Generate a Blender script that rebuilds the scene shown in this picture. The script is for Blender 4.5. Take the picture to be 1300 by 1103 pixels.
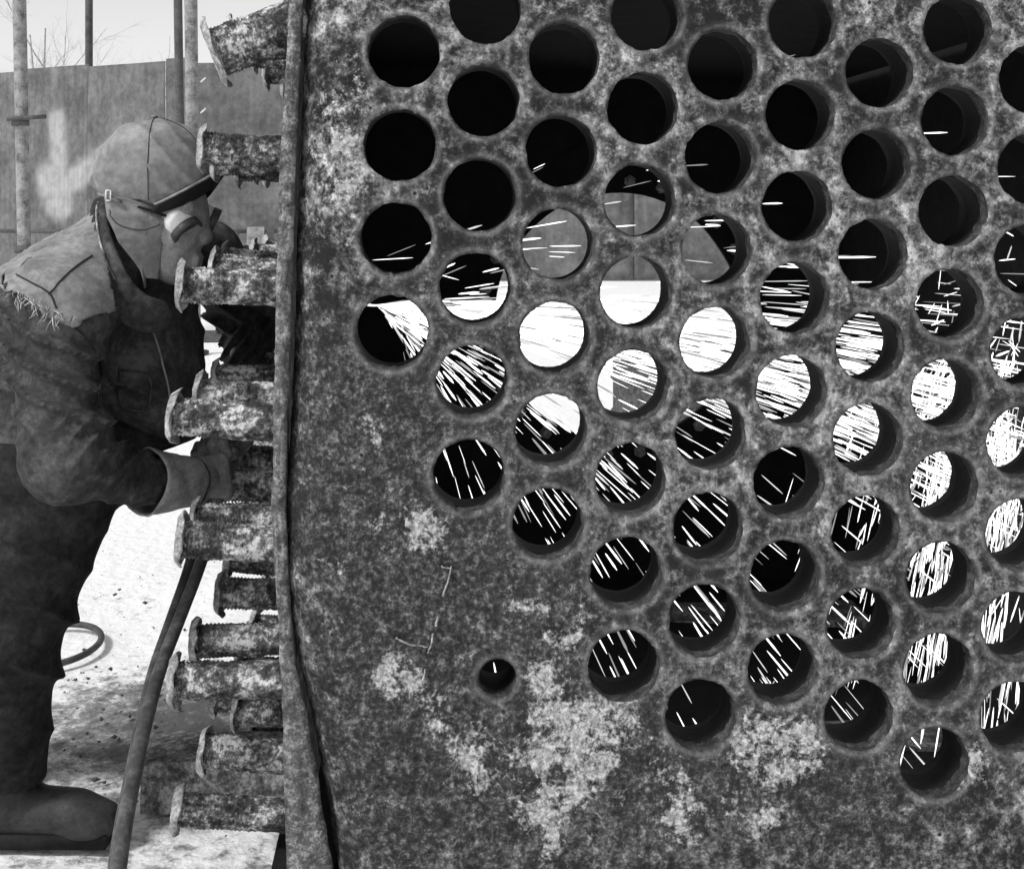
import bpy, bmesh, math, random
import numpy as np
from mathutils import Vector, Matrix, noise, geometry, Quaternion
R = math.radians
random.seed(7); rng = np.random.default_rng(7)
for o in list(bpy.data.objects): bpy.data.objects.remove(o)
S = bpy.context.scene; C = S.collection
# ------------------------------------------------------------------ camera, sky, sun, exposure
H, F, CX, CY = 1.18, 1700.0, 652.0, 240.0          # eye height; focal length and horizon of the photograph in its pixels
cd = bpy.data.cameras.new('camera'); cam = bpy.data.objects.new('camera', cd); C.objects.link(cam)
cam.location = (0, 0, H); cam.rotation_euler = (R(90), 0, 0)
cd.sensor_width = 36; cd.lens = F/1300*36; cd.shift_x = (650-CX)/1300; cd.shift_y = -(551.5-CY)/1300
cd.clip_start = .05; cd.clip_end = 600; S.camera = cam
SUN_EL, SUN_AZ = R(48), R(232)                      # soft sun, high, from behind the camera's left
w = bpy.data.worlds.new('World'); S.world = w; w.use_nodes = True
wn = w.node_tree; bg = wn.nodes['Background']; bg.inputs['Strength'].default_value = .13
sk = wn.nodes.new('ShaderNodeTexSky'); sk.sky_type = 'NISHITA'; sk.sun_disc = False
sk.sun_elevation = SUN_EL; sk.sun_rotation = SUN_AZ; sk.dust_density = 1.5; sk.air_density = 1.0
bw = wn.nodes.new('ShaderNodeRGBToBW'); wn.links.new(sk.outputs[0], bw.inputs[0]); wn.links.new(bw.outputs[0], bg.inputs[0])
sl = bpy.data.lights.new('sun', 'SUN'); sl.energy = 1.5; sl.angle = R(10); sun = bpy.data.objects.new('sun', sl); C.objects.link(sun)
sd = Vector((math.sin(SUN_AZ)*math.cos(SUN_EL), math.cos(SUN_AZ)*math.cos(SUN_EL), math.sin(SUN_EL)))
sun.rotation_euler = sd.to_track_quat('Z', 'Y').to_euler(); sun.location = (0, 0, 20)
S.view_settings.view_transform = 'Standard'; S.view_settings.look = 'None'; S.view_settings.exposure = 0.65; S.view_settings.gamma = 1
S.render.engine = 'CYCLES'; S.cycles.max_bounces = 6
# ------------------------------------------------------------------ helpers
def P(x, y, d): return Vector(((x-CX)/F*d, d, H-(y-CY)/F*d))      # pixel of the photograph at depth d
def G(x, y): return P(x, y, H*F/(y-CY))                            # pixel on the ground
MB_ = Matrix(((.9968878, -.0697247, .03678553), (.06919002, .99748129, .01561491), (-.03778163, -.01302112, .99920118)))
TB = Vector((-.16887248, 2.0540336, .21222938+H))                  # the tube plate's own frame: u right, w deep, v up
MBi = MB_.transposed()
def L(x, y, w):
    o = MBi @ (Vector((0, 0, H))-TB); r = MBi @ Vector(((x-CX)/F, 1, -(y-CY)/F))
    return o + r*((w-o.y)/r.y)
def px(p):                                                         # plate frame -> pixel
    q = MB_ @ Vector(p)+TB
    return (CX+F*q.x/q.y, CY-F*(q.z-H)/q.y)
def nz(p, s): return noise.noise(Vector(p)*s)
OFF = {}
def empty(name, loc, label, cat, group=None, rot=None):
    o = bpy.data.objects.new(name, None); C.objects.link(o); o.empty_display_size = .1
    o.location = loc
    if rot: o.rotation_euler = rot
    o['label'] = label; o['category'] = cat
    if group: o['group'] = group
    OFF[o.name] = Vector(loc)
    return o
def mesh(name, vs, fs, mat, smooth=True):
    me = bpy.data.meshes.new(name); me.from_pydata([tuple(v) for v in vs], [], fs); me.update()
    if smooth: me.polygons.foreach_set('use_smooth', [True]*len(me.polygons))
    if mat: me.materials.append(mat)
    return me
def obj(name, vs, fs, mat, parent=None, smooth=True, off=None):
    """one mesh object; under a parent its vertices are given in the parent's frame before the base offset"""
    if parent is not None and off is None: off = OFF.get(parent.name)
    if off is not None: vs = [Vector(v)-off for v in vs]
    o = bpy.data.objects.new(name, mesh(name, vs, fs, mat, smooth)); C.objects.link(o)
    if parent is not None: o.parent = parent; OFF[o.name] = off
    return o
def tag(o, label, cat=None, group=None, kind=None):
    o['label'] = label
    if cat: o['category'] = cat
    if group: o['group'] = group
    if kind: o['kind'] = kind
    return o
class MB:
    def __init__(s): s.v = []; s.f = []
    def add(s, vs, fs):
        n = len(s.v); s.v += [Vector(v) for v in vs]; s.f += [[i+n for i in f] for f in fs]; return s
    def box(s, c, sz, rot=None, jit=0):
        hx, hy, hz = sz[0]/2, sz[1]/2, sz[2]/2; M = rot or Matrix.Identity(3)
        vs = [Vector(c)+M @ Vector((x*hx, y*hy, z*hz))+Vector((random.uniform(-jit, jit), random.uniform(-jit, jit), random.uniform(-jit, jit))) for x in (-1, 1) for y in (-1, 1) for z in (-1, 1)]
        return s.add(vs, [(0, 1, 3, 2), (4, 6, 7, 5), (0, 4, 5, 1), (2, 3, 7, 6), (0, 2, 6, 4), (1, 5, 7, 3)])
    def tube(s, pts, rad, n=10, cap=True, squash=None):
        pts = [Vector(p) for p in pts]; rs = rad if isinstance(rad, (list, tuple)) else [rad]*len(pts)
        base = len(s.v); up = None; vs = []; fs = []
        for i, p in enumerate(pts):
            t = (pts[min(i+1, len(pts)-1)]-pts[max(i-1, 0)]).normalized()
            if up is None:
                up = Vector((0, 0, 1)) if abs(t.z) < .9 else Vector((1, 0, 0))
            a = t.cross(up).normalized(); b = a.cross(t).normalized(); up = b
            for k in range(n):
                an = 2*math.pi*k/n
                vs.append(p+a*math.cos(an)*rs[i]+b*math.sin(an)*rs[i]*(squash or 1))
        for i in range(len(pts)-1):
            for k in range(n):
                fs.append((i*n+k, i*n+(k+1) % n, (i+1)*n+(k+1) % n, (i+1)*n+k))
        if cap: fs.append(tuple(range(n))[::-1]); fs.append(tuple(range((len(pts)-1)*n, len(pts)*n)))
        return s.add(vs, fs)
    def lathe(s, prof, n=24, axis=Vector((1, 0, 0)), org=Vector((0, 0, 0)), fn=None, close=False):
        """prof: list of (along, radius)"""
        axis = Vector(axis).normalized(); a = axis.orthogonal().normalized(); b = axis.cross(a)
        vs = []; fs = []
        for i, (t, r) in enumerate(prof):
            for k in range(n):
                an = 2*math.pi*k/n
                rr, tt = (r, t) if fn is None else fn(i, k, an, r, t)
                vs.append(Vector(org)+axis*tt+(a*math.cos(an)+b*math.sin(an))*rr)
        for i in range(len(prof)-1):
            for k in range(n): fs.append((i*n+k, i*n+(k+1) % n, (i+1)*n+(k+1) % n, (i+1)*n+k))
        if close: fs.append(tuple(range(n))[::-1]); fs.append(tuple(range((len(prof)-1)*n, len(prof)*n)))
        return s.add(vs, fs)
    def build(s, name, mat, parent=None, smooth=True, off=None): return obj(name, s.v, s.f, mat, parent, smooth, off)
def spline(pts, n=8):
    pts = [Vector(p) for p in pts]; out = []
    for i in range(len(pts)-1):
        p0, p1, p2, p3 = pts[max(i-1, 0)], pts[i], pts[i+1], pts[min(i+2, len(pts)-1)]
        for k in range(n):
            t = k/n; out.append(.5*((2*p1)+(p2-p0)*t+(2*p0-5*p1+4*p2-p3)*t*t+(3*p1-p0-3*p2+p3)*t**3))
    return out+[pts[-1]]
def lerp(tab, y):
    return float(np.interp(y, [a for a, b in tab], [b for a, b in tab]))
# ------------------------------------------------------------------ materials (a black-and-white photograph: all greys)
def gmat(name, stops, scale=30, detail=8, rough=.85, bump=.35, bscale=None, metal=0, dist=.004, rnd=True, spec=.25, nrough=.62, grain=None, gamt=.7):
    """stops: (position, grey) ramp driven by fractal noise in object space"""
    m = bpy.data.materials.new(name); m.use_nodes = True; nt = m.node_tree; b = nt.nodes['Principled BSDF']
    N = nt.nodes.new; K = nt.links.new
    tc = N('ShaderNodeTexCoord'); vec = tc.outputs['Object']
    if rnd:
        oi = N('ShaderNodeObjectInfo'); ad = N('ShaderNodeVectorMath'); ad.operation = 'MULTIPLY_ADD'
        cb = N('ShaderNodeCombineXYZ'); K(oi.outputs['Random'], cb.inputs[0]); K(oi.outputs['Random'], cb.inputs[1])
        ad.inputs[1].default_value = (37, 91, 13); K(cb.outputs[0], ad.inputs[0]); K(vec, ad.inputs[2]); vec = ad.outputs[0]
    n = N('ShaderNodeTexNoise'); n.inputs['Scale'].default_value = scale; n.inputs['Detail'].default_value = detail; n.inputs['Roughness'].default_value = nrough; K(vec, n.inputs['Vector'])
    r = N('ShaderNodeValToRGB'); el = r.color_ramp.elements
    while len(el) < len(stops): el.new(.5)
    for e, (p, g) in zip(el, stops): e.position = p; e.color = (g, g, g, 1)
    g2 = N('ShaderNodeTexNoise'); g2.inputs['Scale'].default_value = grain or scale*5; g2.inputs['Detail'].default_value = 5; g2.inputs['Roughness'].default_value = .7; K(vec, g2.inputs['Vector'])
    ga = N('ShaderNodeMath'); ga.operation = 'MULTIPLY_ADD'; sb = N('ShaderNodeMath'); sb.operation = 'SUBTRACT'; K(g2.outputs['Fac'], sb.inputs[0]); sb.inputs[1].default_value = .5
    K(sb.outputs[0], ga.inputs[0]); ga.inputs[1].default_value = gamt; K(n.outputs['Fac'], ga.inputs[2])
    K(ga.outputs[0], r.inputs[0]); K(r.outputs[0], b.inputs['Base Color'])
    b.inputs['Roughness'].default_value = rough; b.inputs['Metallic'].default_value = metal; b.inputs['Specular IOR Level'].default_value = spec
    if bump:
        n2 = N('ShaderNodeTexNoise'); n2.inputs['Scale'].default_value = bscale or scale*4; n2.inputs['Detail'].default_value = 6; K(vec, n2.inputs['Vector'])
        bp = N('ShaderNodeBump'); bp.inputs['Strength'].default_value = bump; bp.inputs['Distance'].default_value = dist
        K(n2.outputs['Fac'], bp.inputs['Height']); K(bp.outputs[0], b.inputs['Normal'])
    m['ramp'] = r.name
    return m
M = {}
M['rust'] = gmat('rusted_tube_steel', ((.30, .014), (.45, .06), (.56, .20), (.66, .60)), 24, 10, .8, .7, 200, dist=.005, gamt=.9)
M['rust_dark'] = gmat('dark_rusted_steel', ((.3, .02), (.6, .10)), 40, 8, .85, .5, 150)
M['edge'] = gmat('torch_cut_steel_edge', ((.30, .035), (.5, .11), (.68, .34)), 45, 10, .8, .7, 130, dist=.006)
M['soot'] = gmat('soot_black_steel', ((.3, .005), (.7, .014)), 20, 6, .9, .3, 90)
M['bore'] = gmat('sooty_hole_bore', ((.3, .012), (.5, .04), (.7, .12)), 50, 9, .85, .5, 160)
M['rim'] = gmat('bare_flange_rim', ((.3, .08), (.5, .26), (.68, .55)), 40, 9, .7, .5, 160)
M['bolt'] = gmat('worn_bolt_steel', ((.3, .10), (.7, .35)), 60, 6, .5, .3, 150)
M['fence'] = None
M['post'] = gmat('weathered_pipe', ((.3, .10), (.5, .24), (.7, .36)), 14, 8, .75, .3, 60)
M['postdark'] = gmat('dark_pipe', ((.3, .05), (.7, .12)), 10, 8, .75, .3, 60)
M['wood'] = gmat('weathered_timber', ((.32, .04), (.48, .13), (.66, .36)), 22, 10, .9, .7, 90, dist=.008, gamt=.9)
M['bark'] = gmat('haze_paled_birch_bark', ((.3, .20), (.7, .5)), 6, 6, .9, .2)  # birch grey kept light: distance haze is put into its colour
M['hose'] = gmat('rubber_hose', ((.3, .035), (.5, .06), (.7, .12)), 30, 8, .6, .25, 200, dist=.001)
M['jacket'] = gmat('work_jacket_canvas', ((.3, .024), (.5, .052), (.7, .11)), 14, 10, .95, .5, 420, dist=.0016, spec=.1)
M['yoke'] = gmat('faded_shoulder_canvas', ((.3, .13), (.5, .22), (.7, .34)), 14, 10, .95, .5, 420, dist=.0016, spec=.1)
M['trouser'] = gmat('dark_trouser_cloth', ((.3, .012), (.5, .026), (.7, .055)), 12, 9, .95, .5, 380, dist=.0016, spec=.1)
M['cap'] = gmat('padded_cap_cloth', ((.3, .14), (.5, .21), (.7, .31)), 12, 10, .95, .45, 500, dist=.0012, spec=.1)
M['capdark'] = gmat('dark_visor_cloth', ((.3, .015), (.7, .03)), 20, 8, .9, .4, 300, dist=.001, spec=.1)
M['seam'] = gmat('dark_seam_thread', ((.3, .02), (.7, .04)), 50, 4, .9, 0)
M['glove'] = gmat('leather_glove', ((.3, .16), (.5, .27), (.7, .40)), 30, 9, .8, .4, 150, dist=.0016)
M['skin'] = gmat('weathered_skin', ((.3, .14), (.5, .22), (.7, .31)), 40, 9, .5, .6, 110, dist=.003, spec=.4)
M['boot'] = gmat('leather_boot', ((.3, .02), (.7, .05)), 30, 8, .6, .3, 120)
M['gogmetal'] = gmat('goggle_cup_metal', ((.3, .7), (.7, .85)), 60, 6, .35, .1, 100, metal=0)
M['gogrim'] = gmat('goggle_rim', ((.3, .03), (.7, .08)), 60, 4, .45, 0)
M['lens'] = gmat('dark_goggle_lens', ((.3, .012), (.7, .018)), 40, 2, .08, 0, spec=.6)
M['buckle'] = gmat('pale_buckle', ((.3, .55), (.7, .75)), 40, 3, .4, 0)
M['torch'] = gmat('torch_brass', ((.3, .12), (.7, .3)), 60, 6, .4, .15, 150, metal=.6)
sp = bpy.data.materials.new('white_hot_metal'); sp.cycles.emission_sampling = 'NONE'; sp.use_nodes = True; b_ = sp.node_tree.nodes['Principled BSDF']
b_.inputs['Base Color'].default_value = (.8, .8, .8, 1); b_.inputs['Emission Color'].default_value = (1, 1, 1, 1); b_.inputs['Emission Strength'].default_value = 1.1
M['spark'] = sp
for k_, e_ in (('spark_mid', .50), ('spark_dim', .22)):
    q_ = sp.copy(); q_.name = k_+'_metal'; q_.node_tree.nodes['Principled BSDF'].inputs['Emission Strength'].default_value = e_; q_.node_tree.nodes['Principled BSDF'].inputs['Base Color'].default_value = (.1, .1, .1, 1); q_.cycles.emission_sampling = 'NONE'; M[k_] = q_
def plate_material():
    m = bpy.data.materials.new('corroded_tube_plate'); m.use_nodes = True; nt = m.node_tree; b = nt.nodes['Principled BSDF']
    N = nt.nodes.new; K = nt.links.new; tc = N('ShaderNodeTexCoord').outputs['Object']
    def nse(sc, det, ro=.65, dist=0):
        n = N('ShaderNodeTexNoise'); n.inputs['Scale'].default_value = sc; n.inputs['Detail'].default_value = det; n.inputs['Roughness'].default_value = ro; n.inputs['Distortion'].default_value = dist; K(tc, n.inputs['Vector']); return n.outputs['Fac']
    def mth(op, a, c, clamp=False):
        n = N('ShaderNodeMath'); n.operation = op; n.use_clamp = clamp
        for i, q in enumerate((a, c)):
            if hasattr(q, 'node'): K(q, n.inputs[i])
            else: n.inputs[i].default_value = q
        return n.outputs[0]
    def ramp(src, stops):
        r = N('ShaderNodeValToRGB'); el = r.color_ramp.elements
        while len(el) < len(stops): el.new(.5)
        for e, (p, g) in zip(el, stops): e.position = p; e.color = (g, g, g, 1)
        K(src, r.inputs[0]); return r.outputs[0]
    def mix(f, a, c):
        n = N('ShaderNodeMix'); n.data_type = 'RGBA'; K(f, n.inputs['Factor'])
        for s_, q in (('A', a), ('B', c)):
            t = [i for i in n.inputs if i.name == s_ and i.type == 'RGBA'][0]
            if hasattr(q, 'node'): K(q, t)
            else: t.default_value = (q, q, q, 1)
        return [o for o in n.outputs if o.type == 'RGBA'][0]
    def attr(nm):
        a = N('ShaderNodeAttribute'); a.attribute_name = nm; return a.outputs['Fac']
    lime_and_light, dark, rim = attr('lime_and_light'), attr('dark'), attr('rim')
    big = nse(30, 12, .72, .15); fine = nse(110, 8, .78); med = nse(24, 12, .74, .3); huge = nse(5.5, 5, .6, .4)
    mp_ = N('ShaderNodeMapping'); mp_.inputs['Scale'].default_value = (75, 30, 6); K(tc, mp_.inputs['Vector'])
    rn = N('ShaderNodeTexNoise'); rn.inputs['Scale'].default_value = 1; rn.inputs['Detail'].default_value = 7; rn.inputs['Roughness'].default_value = .65; K(mp_.outputs[0], rn.inputs['Vector'])
    runs = mth('MULTIPLY', mth('SUBTRACT', rn.outputs['Fac'], .47), 7, True)
    base = ramp(mth('ADD', mth('MULTIPLY', mth('SUBTRACT', huge, .53), .36), mth('ADD', mth('MULTIPLY', big, .62), mth('MULTIPLY', fine, .38))), ((.42, .014), (.465, .044), (.505, .12), (.545, .25), (.61, .60)))
    darkc = ramp(mth('ADD', mth('MULTIPLY', big, .4), mth('MULTIPLY', fine, .6)), ((.41, .014), (.48, .034), (.525, .072), (.575, .18), (.62, .38)))
    col = mix(mth('MULTIPLY', dark, mth('ADD', .6, big), True), base, darkc)
    col = mix(mth('MULTIPLY', mth('MULTIPLY', runs, attr('run')), .8, True), col, .030)
    # fine dark pits
    vo_ = N('ShaderNodeTexVoronoi'); vo_.inputs['Scale'].default_value = 60; K(tc, vo_.inputs['Vector'])
    pit = mth('MULTIPLY', mth('SUBTRACT', .23, vo_.outputs['Distance']), 9, True)
    col = mix(mth('MULTIPLY', mth('MULTIPLY', pit, mth('SUBTRACT', big, .36)), 4, True), col, .02)
    # pale scale flakes, plus light painted along the plate's left bend
    fl = mth('ADD', mth('MULTIPLY', med, .75), mth('MULTIPLY', fine, .25))
    fl = mth('MULTIPLY', mth('SUBTRACT', fl, mth('SUBTRACT', .69, mth('MULTIPLY', lime_and_light, .245))), 16, True)
    palec = ramp(fine, ((.34, .12), (.48, .36), (.62, .78)))
    col = mix(mth('MULTIPLY', fl, .85), col, palec)
    col = mix(mth('MULTIPLY', mth('MULTIPLY', rim, mth('SUBTRACT', big, .30)), 2.0, True), col, .30)
    K(col, b.inputs['Base Color']); b.inputs['Roughness'].default_value = .82; b.inputs['Specular IOR Level'].default_value = .2
    bp = N('ShaderNodeBump'); bp.inputs['Strength'].default_value = .75; bp.inputs['Distance'].default_value = .005
    K(mth('SUBTRACT', mth('ADD', mth('MULTIPLY', fine, .6), mth('MULTIPLY', fl, .35)), mth('MULTIPLY', pit, .25)), bp.inputs['Height']); K(bp.outputs[0], b.inputs['Normal'])
    return m
M['plate'] = plate_material()
#@@STRUCT
#@@PERSON
#@@SPARKS
# ------------------------------------------------------------------ ground: trodden snow
def snow_material():
    m = bpy.data.materials.new('trodden_snow'); m.use_nodes = True; nt = m.node_tree; b = nt.nodes['Principled BSDF']
    N = nt.nodes.new; K = nt.links.new; tc = N('ShaderNodeTexCoord').outputs['Object']
    a = N('ShaderNodeAttribute'); a.attribute_name = 'dirt'
    n = N('ShaderNodeTexNoise'); n.inputs['Scale'].default_value = 20; n.inputs['Detail'].default_value = 12; n.inputs['Roughness'].default_value = .78; K(tc, n.inputs['Vector'])
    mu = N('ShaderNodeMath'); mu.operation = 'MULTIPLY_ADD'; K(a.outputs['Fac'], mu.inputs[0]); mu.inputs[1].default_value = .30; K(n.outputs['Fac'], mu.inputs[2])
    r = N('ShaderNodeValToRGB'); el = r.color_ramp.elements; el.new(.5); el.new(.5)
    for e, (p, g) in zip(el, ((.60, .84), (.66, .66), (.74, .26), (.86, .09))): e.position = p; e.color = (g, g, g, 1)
    K(mu.outputs[0], r.inputs[0]); K(r.outputs[0], b.inputs['Base Color']); b.inputs['Roughness'].default_value = .8
    n2 = N('ShaderNodeTexNoise'); n2.inputs['Scale'].default_value = 30; n2.inputs['Detail'].default_value = 8; K(tc, n2.inputs['Vector'])
    bp = N('ShaderNodeBump'); bp.inputs['Strength'].default_value = .5; bp.inputs['Distance'].default_value = .02; K(n2.outputs['Fac'], bp.inputs['Height']); K(bp.outputs[0], b.inputs['Normal'])
    return m
def ground():
    n = 190; t = np.linspace(-1, 1, n); g = np.sinh(t*6.2)/np.sinh(6.2)*300
    vs = []; dirt = []
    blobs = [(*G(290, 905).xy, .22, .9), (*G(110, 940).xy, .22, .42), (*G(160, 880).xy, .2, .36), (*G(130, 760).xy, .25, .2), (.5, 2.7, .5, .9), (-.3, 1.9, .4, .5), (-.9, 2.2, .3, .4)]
    for yy in g:
        for xx in g:
            x, y = xx-.6, yy+3.0
            r = math.hypot(x, y-2.5)
            z = (.012*nz((x, y, 0), 3.1)+.010*nz((x, y, 3), 9)+.006*nz((x, y, 7), 25))*min(1, 8/(r+1)) + (.03*nz((x, y, 9), .3) if r > 4 else 0)*min(1, (r-4)/4 if r > 4 else 0)
            vs.append((x, y, z-.012))
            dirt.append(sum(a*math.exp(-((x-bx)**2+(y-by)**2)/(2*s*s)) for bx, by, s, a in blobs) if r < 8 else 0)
    fs = [(j*n+i, j*n+i+1, (j+1)*n+i+1, (j+1)*n+i) for j in range(n-1) for i in range(n-1)]
    o = obj('snow_ground', vs, fs, snow_material()); o['kind'] = 'structure'; o['label'] = 'trampled snow covered ground with dirt specks'
    at = o.data.attributes.new('dirt', 'FLOAT', 'POINT'); at.data.foreach_set('value', np.array(dirt, np.float32))
ground()
# ------------------------------------------------------------------ the boiler
VB = L(400, 1148, 0).z                                  # bottom of the plate
VT = L(400, -90, 0).z
UR = 1.24; DEPTH = 1.78                                  # right side and depth of the shell
BASE = Vector((.5, .8, VB))
boiler = empty('steam_boiler', MB_ @ BASE+TB, 'large rusted boiler with a holed front plate and threaded stubs along its side', 'boiler', rot=MB_.to_euler())
OFF[boiler.name] = BASE
GROOVE = ((-100, 390), (30, 385), (200, 378), (400, 372), (520, 368), (590, 363), (640, 358), (700, 358), (780, 364), (850, 377), (900, 388), (985, 404), (1160, 432))
OUTER = ((-100, 370), (30, 365), (200, 356), (350, 350), (500, 347), (650, 345), (760, 350), (860, 357), (985, 360), (1160, 365))
vtab = [(L(370, y, 0).z, y) for y in range(-120, 1181, 20)][::-1]
def yv(v): return lerp(vtab, v)
def u_groove(v): return L(lerp(GROOVE, yv(v)), yv(v), .03).x
def u_outer(v): return L(lerp(OUTER, yv(v)), yv(v), .02).x
PIT = .144
rows = {0: 3, 1: 4.5, 2: 5, 3: 6.5, 4: 7, 5: 6.5, 6: 7, 7: 7.5, 8: 7, 9: 7.5}
holes = []
for c, mr in rows.items():
    r = -1 if c % 2 == 0 else -.5
    while r <= mr:
        hu, hv = c*PIT*.8660254+random.uniform(-.0012, .0012), -r*PIT+random.uniform(-.0012, .0012)
        if hv < VT-.07 and hu < UR-.1: holes.append((hu, hv, .0555*random.uniform(.985, 1.01)))
        r += 1
sm = L(632, 862, 0); holes.append((sm.x, sm.z, .029))
def hole_loop(i, n):
    hu, hv, hr = holes[i]
    return [(hu+hr*(1+.040*nz((math.cos(a)*2, math.sin(a)*2, i*3.7), 1.5)+.032*nz((math.cos(a)*2, math.sin(a)*2, i*1.7), 6)*abs(nz((math.cos(a), math.sin(a), i*5.1), 1.5))*3)*math.cos(a),
             hv+hr*(1+.040*nz((math.cos(a)*2, math.sin(a)*2, i*3.7), 1.5)+.032*nz((math.cos(a)*2, math.sin(a)*2, i*1.7), 6)*abs(nz((math.cos(a), math.sin(a), i*5.1), 1.5))*3)*math.sin(a)) for a in [2*math.pi*k/n for k in range(n)]]
RB = .075; ARC = RB*1.5
LIME_AND_LIGHT = [(620, 820, 140, .08), (520, 700, 110, .12), (840, 1000, 160, .15), (430, 400, 120, .15), (440, 200, 60, .2), (700, 930, 30, 1), (735, 965, 42, 1.1), (600, 975, 36, .9), (790, 905, 24, 1), (960, 935, 28, 1.1), (1015, 948, 28, 1.2), (725, 800, 30, .8), (690, 860, 22, .8), (760, 900, 18, 1), (850, 985, 30, .5), (480, 860, 30, .6), (520, 850, 25, .7), (560, 905, 30, .6),
        (665, 765, 26, .6), (470, 545, 25, .8), (430, 720, 30, .5), (415, 800, 22, .5), (500, 660, 40, .5), (545, 680, 25, .8), (640, 560, 30, .5), (690, 640, 30, .6), (1230, 975, 30, 1), (1260, 300, 40, .4), (1060, 350, 30, .5),
        (430, 150, 45, .6), (430, 230, 40, .6), (440, 60, 40, .5), (560, 200, 40, .4), (660, 60, 30, .6), (760, 330, 30, .4), (1150, 930, 40, .5), (960, 1030, 40, .7), (700, 1050, 40, .8), (860, 1050, 30, .8), (450, 300, 40, .4), (1180, 720, 40, .4), (1040, 690, 40, .4), (760, 690, 30, .5)]  # blobs down the left edge paint in the light on the bend
DARK = [(600, 800, 110, .5), (520, 760, 90, .5), (540, 600, 80, .6), (530, 520, 90, .9), (480, 470, 70, .7), (620, 730, 90, 1), (560, 880, 80, .9), (500, 980, 90, .9), (640, 900, 60, .9), (430, 900, 50, .8), (640, 680, 60, .6), (1230, 640, 70, .6), (1240, 480, 70, .5), (650, 420, 90, .5), (760, 560, 70, .4),
        (860, 960, 60, .7), (1150, 560, 60, .5), (1230, 860, 70, .7), (1060, 980, 90, .6), (900, 380, 70, .3), (430, 620, 60, .5), (800, 1060, 200, .6)]
def blob(tab, x, y): return sum(a*math.exp(-((x-bx)**2+(y-by)**2)/(2*s*s)) for bx, by, s, a in tab)
def tube_plate():
    pts = []; edges = []
    def loop(l):
        n0 = len(pts); pts.extend(l); edges.extend([(n0+i, n0+(i+1) % len(l)) for i in range(len(l))])
    vv = list(np.linspace(VB, VT, 170))
    def uleft(v): return u_groove(v)+RB-ARC
    outl = [(uleft(v), v) for v in vv]+[(u, VT) for u in np.linspace(uleft(VT), UR, 120)[1:]]+[(UR, v) for v in vv[::-1][1:]]+[(u, VB) for u in np.linspace(UR, uleft(VB), 120)[1:-1]]
    loop(outl)
    loopid = {}
    for i in range(len(holes)):
        n0 = len(pts); loop(hole_loop(i, 64 if holes[i][2] > .04 else 28))
        for k in range(n0, len(pts)): loopid[k] = i
    for i, (hu, hv, hr) in enumerate(holes):             # two rings that carry the worn lip of each hole
        for k, ex in ((1, .004), (2, .009)):
            n = 40
            for j in range(n):
                a = 2*math.pi*(j+.5*k)/n; rr = hr*1.03+ex
                pts.append((hu+rr*math.cos(a), hv+rr*math.sin(a)))
    st = .0075; nfix = len(pts)
    for v in np.arange(VB+st*.6, VT, st):
        ul = uleft(v)
        for u in np.arange(ul+st*.6, UR-st*.5, st):
            uu, v2 = u+random.uniform(-.3, .3)*st, v+random.uniform(-.3, .3)*st
            if uu < ul+st*.4 or uu > UR-st*.4 or v2 < VB+st*.3 or v2 > VT-st*.3: continue
            if any((uu-a)**2+(v2-b)**2 < (c*1.03+.012)**2 for a, b, c in holes if abs(a-uu) < .08 and abs(b-v2) < .08): continue
            pts.append((uu, v2))
    vo, eo, fo, ov, *_ = geometry.delaunay_2d_cdt([Vector(p) for p in pts], edges, [], 0, 1e-6)
    own = []
    for q in ov: own.append(loopid.get(q[0], -1) if len(q) else -1)
    def bad(f):
        if own[f[0]] >= 0 and own[f[0]] == own[f[1]] == own[f[2]]: return True
        return sum(vo[i].x for i in f)/3 < uleft(sum(vo[i].y for i in f)/3)-1e-4
    fs = [f for f in fo if not bad(f)]
    vs = []; back = []; lime_and_light = []; dark = []; rim = []; run = []
    for q in vo:
        u, v = q.x, q.y
        x, y = px((u, 0, v))
        dmin = min((math.hypot(u-a, v-b)-c for a, b, c in holes if abs(a-u) < .16 and abs(b-v) < .16), default=1)
        ub = u_groove(v)+RB
        amp = 1 if dmin > .02 else .5
        d = .0022*nz((u, v, 1), 14)+amp*.0016*nz((u, v, 5), 55)+amp*.0009*nz((u, v, 8), 120)+.004*nz((u, v, 3), 4)
        lipw = math.exp(-((dmin-.0055)/.0045)**2)
        d += -.0022*lipw*(.7+.5*nz((u, v, 2), 20))       # raised bead
        if dmin < .002: d += .0035                       # rounded arris
        if u >= ub: p = Vector((u, d, v))
        else:
            a = (ub-u)/RB
            p = Vector((ub-(RB-d)*math.sin(a), RB-(RB-d)*math.cos(a), v))
        vs.append(p)
        tk = .034                                          # back of the plate, straight behind the front
        if u >= ub: back.append(Vector((u, tk+.0015, v)))
        else: back.append(Vector((ub-(RB-tk)*math.sin(a), RB-(RB-tk)*math.cos(a), v)))
        run.append(max([0]+[(1-max(0, (b-c-v))/.09)*max(0, 1-abs(u-a)/(c*.95))**.5 for a, b, c in holes if abs(u-a) < c*.95 and b-c-.09 < v < b-c*.6])); lime_and_light.append(min(1, blob(LIME_AND_LIGHT, x, y))); dark.append(min(1, blob(DARK, x, y)))
        rim.append(max(0, lipw*.8 if dmin < .03 else 0))
    cnt = {}
    for f in fs:
        for a, b in ((f[0], f[1]), (f[1], f[2]), (f[2], f[0])):
            k = (min(a, b), max(a, b)); cnt[k] = None if k in cnt else (a, b)
    nv = len(vs); allf = [tuple(f) for f in fs]+[tuple(i+nv for i in f[::-1]) for f in fs]
    allf += [(e[1], e[0], e[0]+nv, e[1]+nv) for e in cnt.values() if e]
    used = sorted({i for f in allf for i in f}); mp = {q: k for k, q in enumerate(used)}; av = vs+back
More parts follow.
